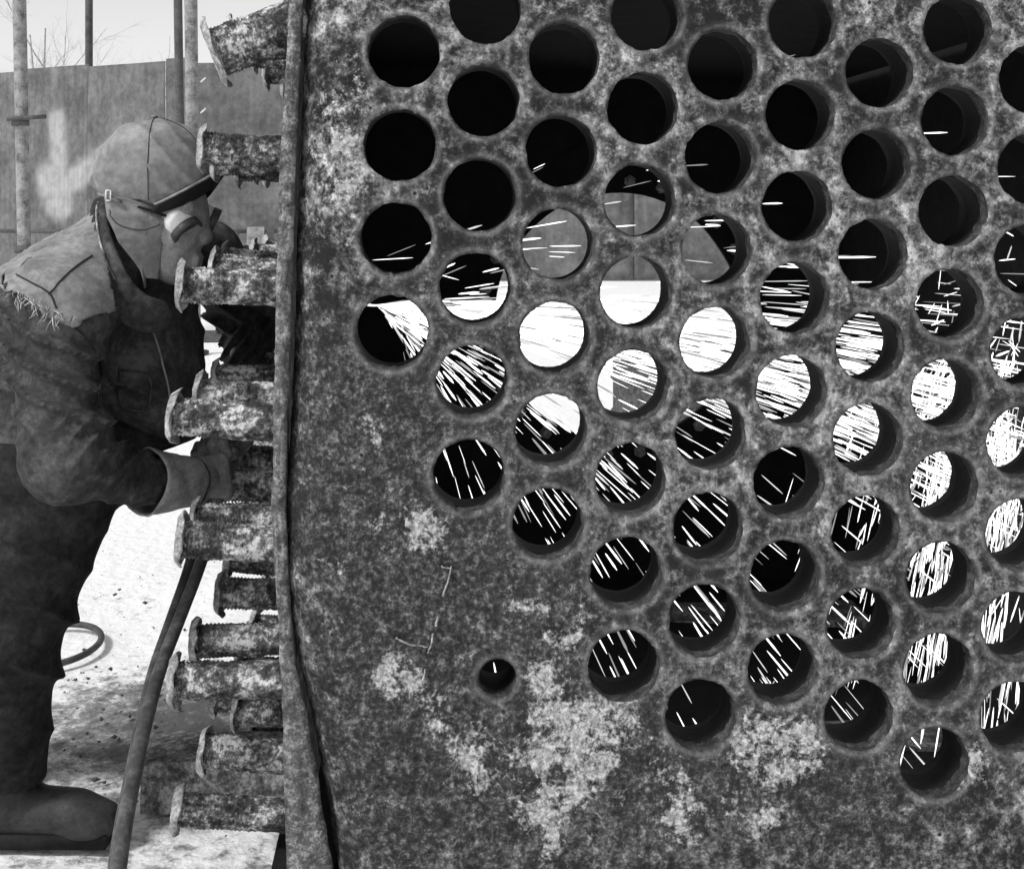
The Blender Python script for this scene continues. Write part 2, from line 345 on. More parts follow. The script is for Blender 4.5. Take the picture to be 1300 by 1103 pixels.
    o = obj('tube_plate', [av[i] for i in used], [tuple(mp[i] for i in f) for f in allf], M['plate'], boiler)
    sh = [True]*(2*len(fs))+[False]*(len(allf)-2*len(fs)); o.data.polygons.foreach_set('use_smooth', sh)
    o.data.materials.append(M['bore']); o.data.polygons.foreach_set('material_index', [0 if q else 1 for q in sh])
    for nm, dat in (('lime_and_light', lime_and_light), ('dark', dark), ('rim', rim), ('run', run)):
        at = o.data.attributes.new(nm, 'FLOAT', 'POINT'); at.data.foreach_set('value', np.array([dat[i % nv] for i in used], np.float32))
    return o
plate = tube_plate()
# sooty tube ends left standing behind the plate, one per hole
te_me = []
for k in range(3):
    m = MB(); sd_ = random.random()*50
    m.lathe([(.033, .0556), (.031, .0640), (.098+.008*k, .0640), (.100+.008*k, .0575), (.09, .0562), (.036, .0560), (.033, .0556)], 32, (0, 1, 0), fn=lambda i, kk, an, r, t: (r, t+(.006*nz((math.cos(an), math.sin(an), sd_), 2.3) if 2 <= i <= 3 else 0)))
    te_me.append(mesh('tube_end', m.v, m.f, M['soot']))
for i, (hu, hv, hr) in enumerate(holes):
    o = bpy.data.objects.new('tube_end', te_me[i % 3]); C.objects.link(o); o.parent = plate
    s = hr/.0555; o.location = Vector((hu, 0, hv))-BASE; o.scale = (s, 1, s); o.rotation_euler = (0, random.random()*6, 0)
# scratches and a chalk tick on the blank corner of the plate
def scratch(pix, wdt):
    m = MB(); q = []
    for (x, y) in pix: q.append(L(x, y, -.0045))
    q = spline(q, 5)
    m.tube([p+Vector((random.uniform(-1, 1)*.0008, 0, random.uniform(-1, 1)*.0008)) for p in q], [wdt*random.uniform(.5, 1.2) for _ in q], 6, squash=.5)
    o = m.build('scratch', M['rim'], plate, off=BASE); o['label'] = 'pale scraped line on the bare corner of the plate'
for pix, wd in (([(573, 718), (568, 740), (562, 757)], .0035), ([(556, 782), (553, 795)], .004), ([(550, 803), (547, 818), (543, 829)], .003), ([(503, 810), (520, 818), (543, 821)], .003), ([(540, 850), (534, 872)], .003), ([(560, 719), (575, 722)], .002)):
    scratch(pix, wd)
# shell: side wrapper with its torch-cut edge, top, right, bottom
def wrapper():
    vv = np.linspace(VB-.01, VT, 200); ws = [.014, .016, .03, .06, .15, .4, .9, DEPTH]
    vs = []; fs = []; prof = None
    for j, v in enumerate(vv):
        uo, ui = u_outer(v), u_groove(v)-.002
        ui2 = max(uo+.02, ui)
        jt = lambda s, k: .0035*nz((v*1.0, s, k), 22)+.002*nz((v, s, k), 70)
        ring = []
        n_e = 6
        for k in range(n_e+1):                             # the cut edge, rounded and rough
            t = k/n_e; u = ui2+(uo-ui2)*t; bulge = .006*(1-(2*t-1)**2)
            ring.append((u+jt(t*.3, 1)*.7, .022-bulge+jt(t*.3, 2)*1.3, v))
        for w_ in (.04, .12, .4, 1.0, DEPTH): ring.append((uo+jt(w_, 3)*.5+.0, w_, v))
        for w_ in (DEPTH, 1.0, .4, .12, .04): ring.append((uo+.02+.001*0, w_, v))
        if prof is None: prof = len(ring)
        vs += ring
    for j in range(len(vv)-1):
        for k in range(prof):
            a = j*prof+k; b = j*prof+(k+1) % prof
            fs.append((a, b, b+prof, a+prof))
    o = obj('wrapper_sheet', vs, fs, M['edge'], boiler); return o
wrap = wrapper()
def shell(name, c, sz):
    o = MB().box(c, sz).build(name, M['soot'], boiler, smooth=False); return o
ul0 = u_outer(-.4)+.02
shell('top_sheet', ((ul0+UR)/2-.02, DEPTH/2+.02, VT-.012), (UR-ul0-.05, DEPTH-.05, .02))
shell('bottom_sheet', ((ul0+UR)/2-.02, DEPTH/2+.02, VB+.02), (UR-ul0-.05, DEPTH-.05, .02))
shell('side_sheet', (UR-.012, DEPTH/2+.03, (VT+VB)/2), (.02, DEPTH-.1, VT-VB))
def back_plate():
    wB = DEPTH-.02; c = L(785, 402, wB); r = (L(940, 402, wB).x-c.x)
    vs = []; fs = []
    u0, u1, v0, v1 = ul0-.012, UR, VB, VT
    angs = sorted([2*math.pi*k/68+.01 for k in range(68)]+[math.atan2(b_-c.z, a_-c.x) % (2*math.pi) for a_ in (u0, u1) for b_ in (v0, v1)]); n = len(angs)
    for a in angs:
        dx, dz = math.cos(a), math.sin(a)
        ts = [((u1-c.x)/dx if dx > 1e-6 else (u0-c.x)/dx if dx < -1e-6 else 9), ((v1-c.z)/dz if dz > 1e-6 else (v0-c.z)/dz if dz < -1e-6 else 9)]
        t = min(ts); rr = r*(1+.012*nz((dx, dz, 0), 3))
        for w_ in (wB, wB+.02): vs += [(c.x+dx*rr, w_, c.z+dz*rr), (c.x+dx*t, w_, c.z+dz*t)]
    for k in range(n):
        a, b = k*4, ((k+1) % n)*4
        fs += [(a, b, b+1, a+1), (a+2, a+3, b+3, b+2), (a, a+2, b+2, b)]
    o = obj('back_plate', vs, fs, M['soot'], boiler, smooth=False)
    # bolt ring round the opening
    bm = MB().lathe([(-.03, .004), (-.028, .010), (-.02, .012), (-.012, .012), (-.012, .017), (-.002, .018), (.0, .018)], 6, (0, 1, 0), close=True)
    me = mesh('bolt', bm.v, bm.f, M['bolt'], False)
    for k in range(26):
        a = 2*math.pi*(k+.3)/26
        b = bpy.data.objects.new('bolt', me); C.objects.link(b); b.parent = o
        b.location = Vector((c.x+math.cos(a)*(r+.035), wB, c.z+math.sin(a)*(r+.035)))-BASE; b.rotation_euler = (0, random.random(), 0)
    return c, r
OPC, OPR = back_plate()
# threaded stubs with flared, ragged ends along the side
def stub_mesh(seed, rad=.0285, Ln=.17, jag=1.0):
    n = 32; m = MB(); prof = []
    t = -.012
    while t < Ln: prof.append((t, rad)); t += .0031
    jl = Ln*(.42+.12*math.sin(seed*5))
    def fn(i, k, an, r, t):
        cx_, sx_ = math.cos(an), math.sin(an)
        nn = .0022*nz((cx_, sx_, seed+t*18), 2.2)+.0014*nz((cx_, sx_, seed*2+t*60), 3.5)+.004*max(0, nz((cx_, sx_, seed*4+t*25), 2.6)-.28)
        rr = r+nn
        if t > jl: rr += (.0016*(1 if i % 2 else -1))*(.6+.8*nz((cx_*.7, sx_*.7, seed*3+t*20), 1.5))
        if abs(t-jl) < .0022: rr -= .0022
        if t < .02: rr += .003*(1-max(0, t)/.02)
        return rr, t
    m.lathe(prof, n, (-1, 0, 0), fn=fn)
    f = MB(); fr = rad*1.5
    fp = [(Ln-.014, rad*.99), (Ln-.007, rad*1.05), (Ln-.0045, rad*1.16), (Ln-.004, rad*1.3), (Ln-.0035, fr*.97), (Ln-.002, fr), (Ln+.0, fr*.99), (Ln+.001, rad*1.2), (Ln+.0, rad*.9), (Ln-.03, rad*.84)]
    def ff(i, k, an, r, t):
        cx_, sx_ = math.cos(an), math.sin(an); e = max(0, (r-rad)/(fr-rad))
        rr = r*(1+e*jag*(.05*nz((cx_, sx_, seed), 1.7)+.06*nz((cx_, sx_, seed+9), 6.5)))
        return rr, t-e*e*(.010+.008*nz((cx_, sx_, seed+4), 1.6))+(.0012*nz((cx_, sx_, seed+r*90), 5))
    f.lathe(fp, n, (-1, 0, 0), fn=ff)
    f.f.append([len(f.v)-n+k for k in range(n)])
    return mesh('tube_stub', m.v, m.f, M['rust']), mesh('flange', f.v, f.f, M['rim'])
protos = [stub_mesh(s_*2.37+1, .0285, .17, (.7, 1.0, 1.6, 2.2)[s_ % 4]) for s_ in range(10)]
def place_stub(u, w_, v, ln, s, tilt, me):
    a = bpy.data.objects.new('tube_stub', me[0]); C.objects.link(a); a.parent = boiler; a.location = Vector((u, w_, v))-BASE
    a.rotation_euler = (random.random()*6.28, 0, 0); a.scale = (ln/.17, s, s)
    q = Matrix.Rotation(tilt[0], 4, 'Y') @ Matrix.Rotation(tilt[1], 4, 'Z') @ Matrix.Rotation(random.random()*6.28, 4, 'X'); a.rotation_euler = q.to_euler()
    b = bpy.data.objects.new('flange', me[1]); C.objects.link(b); b.parent = a
    return a
ROWS = [(20, .150), (193, .148), (362, .163), (535, .171), (694, .178), (866, .196), (1036, .20)]
for ri, (yr, ln) in enumerate(ROWS):
    for ci in range(7):
        w0 = .115+ci*.235
        p = L(345, yr, .115); v = p.z
        u = u_outer(max(VB, min(VT, v)))
        if ri == 0 and ci == 0: continue
        place_stub(u, w0, v+random.uniform(-.006, .006), ln*random.uniform(.92, 1.05), random.uniform(.90, 1.08), (R(random.uniform(-4, 4)), R(random.uniform(-3, 3))), random.choice(protos))
big = stub_mesh(33.1, .040, .17, .8)
pb = L(372, 28, .10)
a = place_stub(u_outer(VT-.1)+.012, .10, pb.z, .150, 1, (R(-24), R(6)), big); a['label'] = 'thick stub bent downward at the top of the row'
for y_, u_, w_, s_ in ((905, 0, .52, .9), (925, 0, .75, .9)):
    p = L(345, y_, w_); place_stub(u_outer(p.z), w_, p.z, .15, s_, (R(1), 0), protos[2])
# ------------------------------------------------------------------ timber bearers under the boiler
def timber(a, b, hgt, dep, label, sub=0):
    a, b = Vector(a), Vector(b); d = (b-a); n = 14
    e = empty('timber_bearer', ((a+b)/2).to_tuple()[:2]+(0,), label, 'timber', 'timber bearers under the boiler')
    x = d.normalized(); y = Vector((-x.y, x.x, 0)); m = MB(); vs = []; fs = []
    for i in range(n+1):
        p = a+d*i/n
        for (s, t) in ((-1, 0), (-.9, 1), (.9, 1), (1, 0)):
            vs.append(p+y*s*dep/2+Vector((0, 0, t*hgt-.004))+Vector((random.uniform(-1, 1), random.uniform(-1, 1), random.uniform(-1, 1)))*.004)
    for i in range(n):
        for k in range(4): fs.append((i*4+k, (i+1)*4+k, (i+1)*4+(k+1) % 4, i*4+(k+1) % 4))
    fs += [(0, 1, 2, 3), (n*4+3, n*4+2, n*4+1, n*4)]
    obj('beam', vs, fs, M['wood'], e, smooth=False)
    return e
zB = (MB_ @ Vector((.5, .4, VB))+TB).z
g0 = P(188, 985, 2.62)
timber((g0.x, 2.62, 0), (1.2, 2.72, 0), max(.09, zB-.006), .16, 'weathered timber beam sticking out from under the boiler beside the hose')
timber((-.33, 3.45, 0), (1.2, 3.5, 0), max(.09, zB-.006), .16, 'timber beam lying under the rear of the boiler')
# ------------------------------------------------------------------ yard behind: sheet fence, pipe posts, birch
def fence_material():
    m = gmat('painted_fence_sheet', ((.3, .075), (.5, .125), (.7, .19)), 2.2, 12, .7, .15, 40)
    nt = m.node_tree; N = nt.nodes.new; K = nt.links.new; b = nt.nodes['Principled BSDF']; src = b.inputs['Base Color'].links[0].from_socket
    a = N('ShaderNodeAttribute'); a.attribute_name = 'stain'
    n = N('ShaderNodeTexNoise'); n.inputs['Scale'].default_value = 7; n.inputs['Detail'].default_value = 10
    K(N('ShaderNodeTexCoord').outputs['Object'], n.inputs['Vector'])
    mu = N('ShaderNodeMath'); mu.operation = 'MULTIPLY'; K(a.outputs['Fac'], mu.inputs[0]); K(n.outputs['Fac'], mu.inputs[1]); mu.use_clamp = True
    m2 = N('ShaderNodeMath'); m2.operation = 'MULTIPLY'; K(mu.outputs[0], m2.inputs[0]); m2.inputs[1].default_value = 1.9; m2.use_clamp = True
    mx = N('ShaderNodeMix'); mx.data_type = 'RGBA'; K(m2.outputs[0], mx.inputs['Factor'])
    A = [i for i in mx.inputs if i.type == 'RGBA']; K(src, A[0]); A[1].default_value = (.36, .36, .36, 1)
    mp_ = N('ShaderNodeMapping'); mp_.inputs['Scale'].default_value = (16, 16, 1.1); K(N('ShaderNodeTexCoord').outputs['Object'], mp_.inputs['Vector'])
    rn = N('ShaderNodeTexNoise'); rn.inputs['Scale'].default_value = 1; rn.inputs['Detail'].default_value = 8; K(mp_.outputs[0], rn.inputs['Vector'])
    mr = N('ShaderNodeMapRange'); mr.inputs[1].default_value = .35; mr.inputs[2].default_value = .65; mr.inputs[3].default_value = .86; mr.inputs[4].default_value = 1.08; K(rn.outputs['Fac'], mr.inputs[0])
    vm = N('ShaderNodeVectorMath'); vm.operation = 'SCALE'; K([o for o in mx.outputs if o.type == 'RGBA'][0], vm.inputs[0]); K(mr.outputs[0], vm.inputs['Scale'])
    K(vm.outputs[0], b.inputs['Base Color'])
    return m
M['fence'] = fence_material()
def seg_d(p, a, b):
    ax, ay = a; bx, by = b; t = max(0, min(1, ((p[0]-ax)*(bx-ax)+(p[1]-ay)*(by-ay))/((bx-ax)**2+(by-ay)**2)))
    return math.hypot(p[0]-ax-t*(bx-ax), p[1]-ay-t*(by-ay))
def fence(a, b, hts, seams, label, post_at):
    """a, b ground points; seams: fractions along; each sheet and post a part"""
    a, b = Vector(a), Vector(b); d = b-a; x = d.normalized(); y = Vector((-x.y, x.x, 0))
    e = empty('sheet_fence', ((a+b)/2).to_tuple()[:2]+(0,), label, 'fence', 'sheet metal fences round the yard')
    for i in range(len(seams)-1):
        s0, s1 = seams[i], seams[i+1]; nu, nv = 26, 26; vs = []; st = []; yo = .012*(i % 2)
        for dep in (0, .004):
            for j in range(nv+1):
                for k in range(nu+1):
                    t = s0+(s1-s0)*k/nu; hh = hts[0]+(hts[1]-hts[0])*t+(.03 if i % 2 else 0)
                    p = a+d*t+Vector((0, 0, .0+hh*j/nv))
                    p += y*(dep+yo+.018*nz((t*6, j/nv*2, 1), 1.5))
                    vs.append(p); q = (CX+F*p.x/p.y, CY-F*(p.z-H)/p.y)
                    dd = min(seg_d(q, (72, 150), (78, 265))-10, seg_d(q, (75, 240), (135, 200))-14, seg_d(q, (62, 225), (75, 262))-16, seg_d(q, (150, 175), (120, 215))-7)
                    st.append(max(0, min(1, .5-dd/9)))
        n1 = (nu+1)*(nv+1); fs = []
        for j in range(nv):
            for k in range(nu):
                q0 = j*(nu+1)+k; f = (q0, q0+1, q0+nu+2, q0+nu+1); fs.append(f); fs.append(tuple(z+n1 for z in f[::-1]))
        bd = [k for k in range(nu+1)]+[j*(nu+1)+nu for j in range(1, nv+1)]+[nv*(nu+1)+k for k in range(nu-1, -1, -1)]+[j*(nu+1) for j in range(nv-1, 0, -1)]
        for q0, q1 in zip(bd, bd[1:]+bd[:1]): fs.append((q1, q0, q0+n1, q1+n1))
        o = obj('panel', vs, fs, M['fence'], e)
        at = o.data.attributes.new('stain', 'FLOAT', 'POINT'); at.data.foreach_set('value', np.array(st, np.float32))
    for t in post_at:
        p = a+d*t+y*.06; MB().tube([p, p+Vector((0, 0, hts[0]-.1))], .04, 8).build('post', M['postdark'], e)
    return e
dA, dB = H*F/106, H*F/118
fa, fb = P(-60, 346, dA*1.06), P(236, 358, dB)
fa = Vector((fa.x, fa.y, 0)); fb = Vector((fb.x, fb.y, 0))
hA = H+(CY-97)/F*fa.y; hB = H+(CY-76)/F*fb.y
fence(fa, fb, (hA, hB), (0, .31, .62, .925, 1.0), 'grey sheet metal fence with a pale stain, running behind the workman', (.31, .62, .925))
fc = Vector((fb.x+9.5, fb.y+.5, 0))
fence(fb+Vector((.02, .05, 0)), fc, (hB-.04, hB+.1), (0, .2, .4, .6, .8, 1), 'grey sheet metal fence standing behind the boiler', (.2, .4, .6, .8))
def post(x, d, rad, ztop, label, mat='post', lean=0, clamp=None, group='pipe posts in the yard'):
    b = P(x, CY, d); e = empty('pipe_post', (b.x, d, 0), label, 'post', group)
    n = 14; MB().tube([(b.x+lean*i/n, d, -.02+(ztop)*i/n) for i in range(n+1)], rad, 14).build('pipe', M[mat], e)
    MB().lathe([(0, rad*1.02), (.0, rad*2.2), (.02, rad*2.2), (.03, rad*1.02)], 12, (0, 0, 1), (b.x, d, 0)).build('base_plate', M['postdark'], e)
    return e, b
e, b0 = post(33, 10.5, .052, 3.1, 'pale vertical pipe with a clamped bracket, beyond the workman\'s back', lean=-.06)
zc = H+(CY-152)/F*10.5
MB().tube([(b0.x-.12, 10.43, zc), (b0.x+.18, 10.43, zc+.02)], .017, 8).build('bracket', M['postdark'], e)
MB().lathe([(-.03, .055), (-.03, .068), (.03, .068), (.03, .055)], 14, (0, 0, 1), (b0.x-.045, 10.5, zc-.02)).build('clamp_ring', M['postdark'], e)
zc2 = H+(CY-318)/F*10.5
MB().lathe([(-.02, .055), (-.02, .075), (.04, .075), (.04, .055)], 14, (0, 0, 1), (b0.x-.015, 10.5, zc2)).build('clamp_ring', M['postdark'], e)
e, b1 = post(247, 9.6, .046, 2.9, 'pale vertical pipe rising behind the workman\'s cap', lean=-.03)
for z_, s_ in ((H+(CY-103)/F*9.6, 1), (H+(CY-142)/F*9.6, 1)):
    MB().tube([(b1.x+.05, 9.57, z_-.012), (b1.x+.09, 9.56, z_+.02)], .006, 6).build('wire_tie', M['buckle'], e)
post(232, 12.5, .04, 3.3, 'darker thin pipe close behind the pale one', 'postdark', lean=-.05)
post(113, 21.5, .06, 4.4, 'thin dark pole standing beyond the fence', 'postdark')
# low pipe rail in front of the fence
zr = H-(293-CY)/F*11.2; pa, pb_ = P(-40, 293, 11.2), P(420, 293, 11.2)
e = empty('pipe_rail', ((pa.x+pb_.x)/2, 11.2, 0), 'low dark pipe rail on short legs in front of the fence', 'rail')
MB().tube([(pa.x, 11.2, zr), ((pa.x+pb_.x)/2, 11.2, zr-.01), (pb_.x, 11.2, zr)], .018, 8).build('top_rail', M['postdark'], e)
for t in np.linspace(0.02, .98, 5):
    MB().tube([(pa.x+(pb_.x-pa.x)*t, 11.2, -.02), (pa.x+(pb_.x-pa.x)*t, 11.2, zr)], .016, 8).build('leg', M['postdark'], e)
# steel offcuts leaning on the rail, seen between face and boiler
for k, (x, wd, lab) in enumerate(((322, 22, 'wide pale steel plate leaning on the pipe rail'), (341, 9, 'narrow dark steel plate leaning on the pipe rail'))):
    p = P(x, 300, 10.95); hh = H-(288-CY)/F*10.95
    o = MB().box((p.x, 10.98, hh/2), (wd/F*11, .012, hh), Matrix.Rotation(R(-8), 3, 'X')).build('steel_plate', M['post'] if k == 0 else M['postdark'], None, False)
    tag(o, lab, 'steel plate')
# a plank lying on the snow far behind
g = G(266, 431); e = empty('plank', (g.x, g.y, 0), 'dark squared beam lying on the snow between workman and stubs', 'beam')
MB().box((g.x, g.y, .03), (1.1, .12, .075), Matrix.Rotation(R(3), 3, 'Z'), .006).build('beam', M['postdark'], e, False)
# dark steel drum on the snow beyond the boiler's rear opening
g = Vector((.745, 6.2, 0)); e = empty('steel_drum', g, 'dark steel drum standing on the snow beyond the boiler', 'drum')
hd = .46; prof = [(0, .0), (0, .27), (.01, .285)]
for z_ in (.15, .31): prof += [(z_-.015, .285), (z_, .297), (z_+.015, .285)]
prof += [(hd-.02, .285), (hd, .295), (hd, .275), (hd-.02, .27), (hd-.02, 0.0)]
MB().lathe(prof, 32, (0, 0, 1), g).build('drum_body', M['rust_dark'], e)
def birch(x, d, ht, seed, label):
    rnd = random.Random(seed); base = P(x, CY, d); e = empty('birch_tree', (base.x, d, 0), label, 'tree', 'bare birches beyond the fence')
    tr = MB(); tw = MB()
    def grow(p, dr, ln, r, lv):
        n = 5; pts = [p]
        for i in range(n):
            dr = (dr+Vector((rnd.uniform(-.2, .2), rnd.uniform(-.2, .2), rnd.uniform(-.1, .12)-(.06 if lv > 2 else 0)))).normalized(); pts.append(pts[-1]+dr*ln/n)
        (tr if lv == 0 else tw).tube(pts, [r*(1-.65*i/n) for i in range(n+1)], 6 if lv < 2 else 3, cap=False)
        if lv >= 4: return
        for k in range((9, 6, 5, 4)[lv]):
            i = rnd.uniform(.3 if lv == 0 else .15, 1); q = pts[0].lerp(pts[-1], i) if lv > 3 else pts[min(n, int(i*n))]
            ax = Vector((rnd.uniform(-1, 1), rnd.uniform(-1, 1), rnd.uniform(-.1, .9))).normalized()
            grow(q, (dr*.6+ax*.8).normalized(), ln*rnd.uniform(.38, .55), r*.34, lv+1)
    grow(Vector((base.x, d, -.05)), Vector((0, 0, 1)), ht, ht*.011, 0)
    tr.build('trunk', M['bark'], e); tw.build('crown', M['bark'], e)
birch(72, 34, 5.6, 3, 'bare birch with fine twigs showing above the fence')
birch(48, 44, 6.6, 8, 'slim bare birch farther off above the fence')
birch(215, 60, 6.2, 11, 'short bare birch far beyond the fence corner')
# ------------------------------------------------------------------ hoses
def hose(pts, rad, label, n=12):
    p = spline(pts, 10); rs = rad
    o = MB().tube(p, rs, n).build('hose', M['hose']); return tag(o, label, 'hose', 'gas hoses')
HS = [(268, 650, 2.50), (262, 690, 2.50), (250, 728, 2.44), (226, 790, 2.34), (203, 850, 2.22), (185, 915, 2.08), (170, 985, 1.95), (156, 1060, 1.84), (146, 1150, 1.74), (150, 1260, 1.66)]
hp = [P(*q) for q in HS]; last = hp[-1]
hp += [Vector((last.x-.02, last.y-.10, .14)), Vector((last.x-.12, last.y-.16, .02)), Vector((last.x-.5, last.y-.3, .006)), Vector((last.x-1.3, last.y-.2, .006))]
hose(hp, .0115, 'thick dark rubber hose hanging from the torch to the ground')
h2 = [P(x-19+min(14, i*2.6), y+2, d+.05-.003*i) for i, (x, y, d) in enumerate(HS)]
h2 += [q+Vector((.03, .035, .0)) for q in hp[len(HS):]]
hose(h2, .0095, 'thinner dark rubber hose close behind the thick one from the torch')
lp = []
c0 = G(62, 823); 
for k in range(25):
    a = R(-120+k*260/24); lp.append(Vector((c0.x+.125*math.cos(a), c0.y+.165*math.sin(a), .009)))
lp = [lp[0]+Vector((-.25, -.1, 0)), lp[0]+Vector((-.12, -.03, 0))]+lp+[lp[-1]+Vector((-.12, .03, 0)), lp[-1]+Vector((-.4, .2, 0))]
hose(lp, .0085, 'loop of dark rubber hose lying flat on the snow behind the trousers')
# ------------------------------------------------------------------ the workman: implicit surfaces meshed by surface nets
def snets(g, org, h):
    nx, ny, nz_ = g.shape; ins = g < 0
    c = [g[i:nx-1+i, j:ny-1+j, k:nz_-1+k] for i in (0, 1) for j in (0, 1) for k in (0, 1)]
    s = sum((q < 0).astype(np.int8) for q in c); act = (s > 0) & (s < 8); idx = np.argwhere(act)
    acc = np.zeros((len(idx), 3)); cnt = np.zeros(len(idx))
    I, J, K_ = idx.T; corner = [(i, j, k) for i in (0, 1) for j in (0, 1) for k in (0, 1)]
    for a in range(8):
        for b in range(a+1, 8):
            d = np.subtract(corner[b], corner[a])
            if np.abs(d).sum() != 1: continue
            ga = c[a][I, J, K_]; gb = c[b][I, J, K_]; m = (ga < 0) != (gb < 0)
            t = np.where(m, ga/np.where(m, ga-gb, 1), 0)
            acc += m[:, None]*(np.array(corner[a])+t[:, None]*d); cnt += m
    V = (idx+acc/cnt[:, None])*h+org
    num = -np.ones(act.shape, np.int64); num[I, J, K_] = np.arange(len(idx))
    Fs = []
    for ax in range(3):
        sl0 = [slice(None)]*3; sl1 = [slice(None)]*3; sl0[ax] = slice(0, -1); sl1[ax] = slice(1, None)
        A, B = ins[tuple(sl0)], ins[tuple(sl1)]; e = np.argwhere(A != B)
        o1, o2 = [(1, 2), (2, 0), (0, 1)][ax]
        ok = (e[:, o1] > 0) & (e[:, o2] > 0) & (e[:, o1] < act.shape[o1]) & (e[:, o2] < act.shape[o2]) & (e[:, ax] < act.shape[ax]); e = e[ok]
        fl = A[tuple(e.T)]
        def n_(d1, d2):
            q = e.copy(); q[:, o1] -= d1; q[:, o2] -= d2; return num[tuple(q.T)]
        q = np.stack([n_(0, 0), n_(1, 0), n_(1, 1), n_(0, 1)], 1); q[~fl] = q[~fl][:, ::-1]
        Fs.append(q)
    Fq = np.concatenate(Fs); Fq = Fq[(Fq >= 0).all(1)]
    return V, Fq[:, ::-1] if False else Fq
class Sdf:
    def __init__(s, lo, hi, h):
        s.lo = np.array(lo, float); s.h = h; s.n = np.ceil((np.array(hi)-s.lo)/h).astype(int)+1
        s.g = np.full(s.n, .2, np.float32)
    def _blk(s, lo, hi):
        a = np.clip(np.floor((lo-s.lo)/s.h).astype(int), 0, s.n); b = np.clip(np.ceil((hi-s.lo)/s.h).astype(int)+1, 0, s.n)
        if (b <= a).any(): return None
        sl = tuple(slice(i, j) for i, j in zip(a, b))
        X, Y, Z = np.meshgrid(*[s.lo[i]+s.h*np.arange(a[i], b[i]) for i in range(3)], indexing='ij')
        return sl, np.stack([X, Y, Z], -1).astype(np.float32)
    def _mix(s, sl, d, k, op):
        g = s.g[sl]
        if op == 'cut': d = -d
        if op == 'add':
            hh = np.clip(.5+.5*(g-d)/k, 0, 1); s.g[sl] = g+(d-g)*hh-k*hh*(1-hh)
        else:
            hh = np.clip(.5-.5*(g-d)/k, 0, 1); s.g[sl] = g+(d-g)*hh+k*hh*(1-hh)
    def cone(s, a, b, ra, rb, k=.02, op='add', fold=None, flat=None):
        a, b = np.array(a, float), np.array(b, float); pad = max(ra, rb)+.06
        q = s._blk(np.minimum(a, b)-pad, np.maximum(a, b)+pad)
        if q is None: return s
        sl, p = q; ab = b-a; t = ((p-a) @ ab)/(ab @ ab); tc = np.clip(t, 0, 1)
        dv = p-(a+tc[..., None]*ab)
        if flat is not None:
            fd, fs = np.array(flat[0], float), flat[1]; fd /= np.linalg.norm(fd)
            c = dv @ fd; dv = dv+(c*(fs-1))[..., None]*fd
        d = np.linalg.norm(dv, axis=-1)-(ra+(rb-ra)*tc)
        if fold is not None: d = d-fold(p, t)
        s._mix(sl, d.astype(np.float32), k, op); return s
    def ell(s, c, r, rot=None, k=.02, op='add'):
        c, r = np.array(c, float), np.array(r, float); pad = r.max()+.05
        q = s._blk(c-pad, c+pad)
        if q is None: return s
        sl, p = q; p = p-c
        if rot is not None: p = p @ np.array(rot)
        k0 = np.linalg.norm(p/r, axis=-1); k1 = np.linalg.norm(p/(r*r), axis=-1)+1e-9
        s._mix(sl, (k0*(k0-1)/k1).astype(np.float32), k, op); return s
    def half(s, p0, nrm, k=.004):                     # keep the side behind the plane
        q = s._blk(s.lo, s.lo+s.h*s.n); sl, p = q
        nrm = np.array(nrm, float); nrm /= np.linalg.norm(nrm); d = (p-np.array(p0, float)) @ nrm
        g = s.g[sl]; hh = np.clip(.5-.5*(g-d)/k, 0, 1); s.g[sl] = g+(d-g)*hh+k*hh*(1-hh); return s
    def build(s, name, mat, parent):
        s.g[0] = s.g[-1] = .2; s.g[:, 0] = s.g[:, -1] = .2; s.g[:, :, 0] = s.g[:, :, -1] = .2
        V, Fq = snets(s.g, s.lo, s.h)
        o = obj(name, [Vector(v) for v in V], Fq.tolist(), mat, parent)
        return o
def wave(freq, amp, dr, ph=0, warp=12, wamp=1.2):
    dr = np.array(dr, float); dr /= np.linalg.norm(dr)
    def f(p, t):
        w_ = np.sin(p[..., 0]*warp*1.3+1)+np.sin(p[..., 1]*warp+2.1)+np.sin(p[..., 2]*warp*.9+.4)
        v = np.sin((p @ dr)*freq+ph+wamp*w_)
        m = .55+.45*np.sin(p[..., 0]*9+p[..., 2]*13+p[..., 1]*7)
        return amp*((1-np.abs(v))**1.6)*2.0*m-amp*.55*m
    return f
person = empty('person', (P(20, 900, 2.45).x, 2.45, 0), 'workman in padded cap, goggles and gauntlets bending to the boiler stubs', 'person')
HD = 2.45
def Hh(x, y, dy=0): return P(x, y, HD)+Vector((0, dy, 0))
SHn, ELn, WRn = P(62, 392, 2.33), P(84, 582, 2.24), P(212, 611, 2.45)
SHf, ELf, WRf = P(258, 330, 2.78), P(318, 412, 2.93), P(300, 540, 2.72)
NECK = P(152, 325, 2.50); CH = P(98, 400, 2.52); PEL = P(62, 590, 2.52)
HIPn, HIPf = P(58, 610, 2.42), P(85, 600, 2.62)
KNn, KNf = P(14, 800, 2.38), P(0, 790, 2.62)
ANn, ANf = P(8, 1010, 2.44), P(-75, 965, 2.72)
up = Vector((0, 0, 1))
HR = Matrix.Rotation(R(20), 3, 'Y')                         # head pitched forward
def hv(f, l, u): return HR @ Vector((f, l, u))              # head frame: forward, lateral (towards far), up
HC = Hh(196, 228)
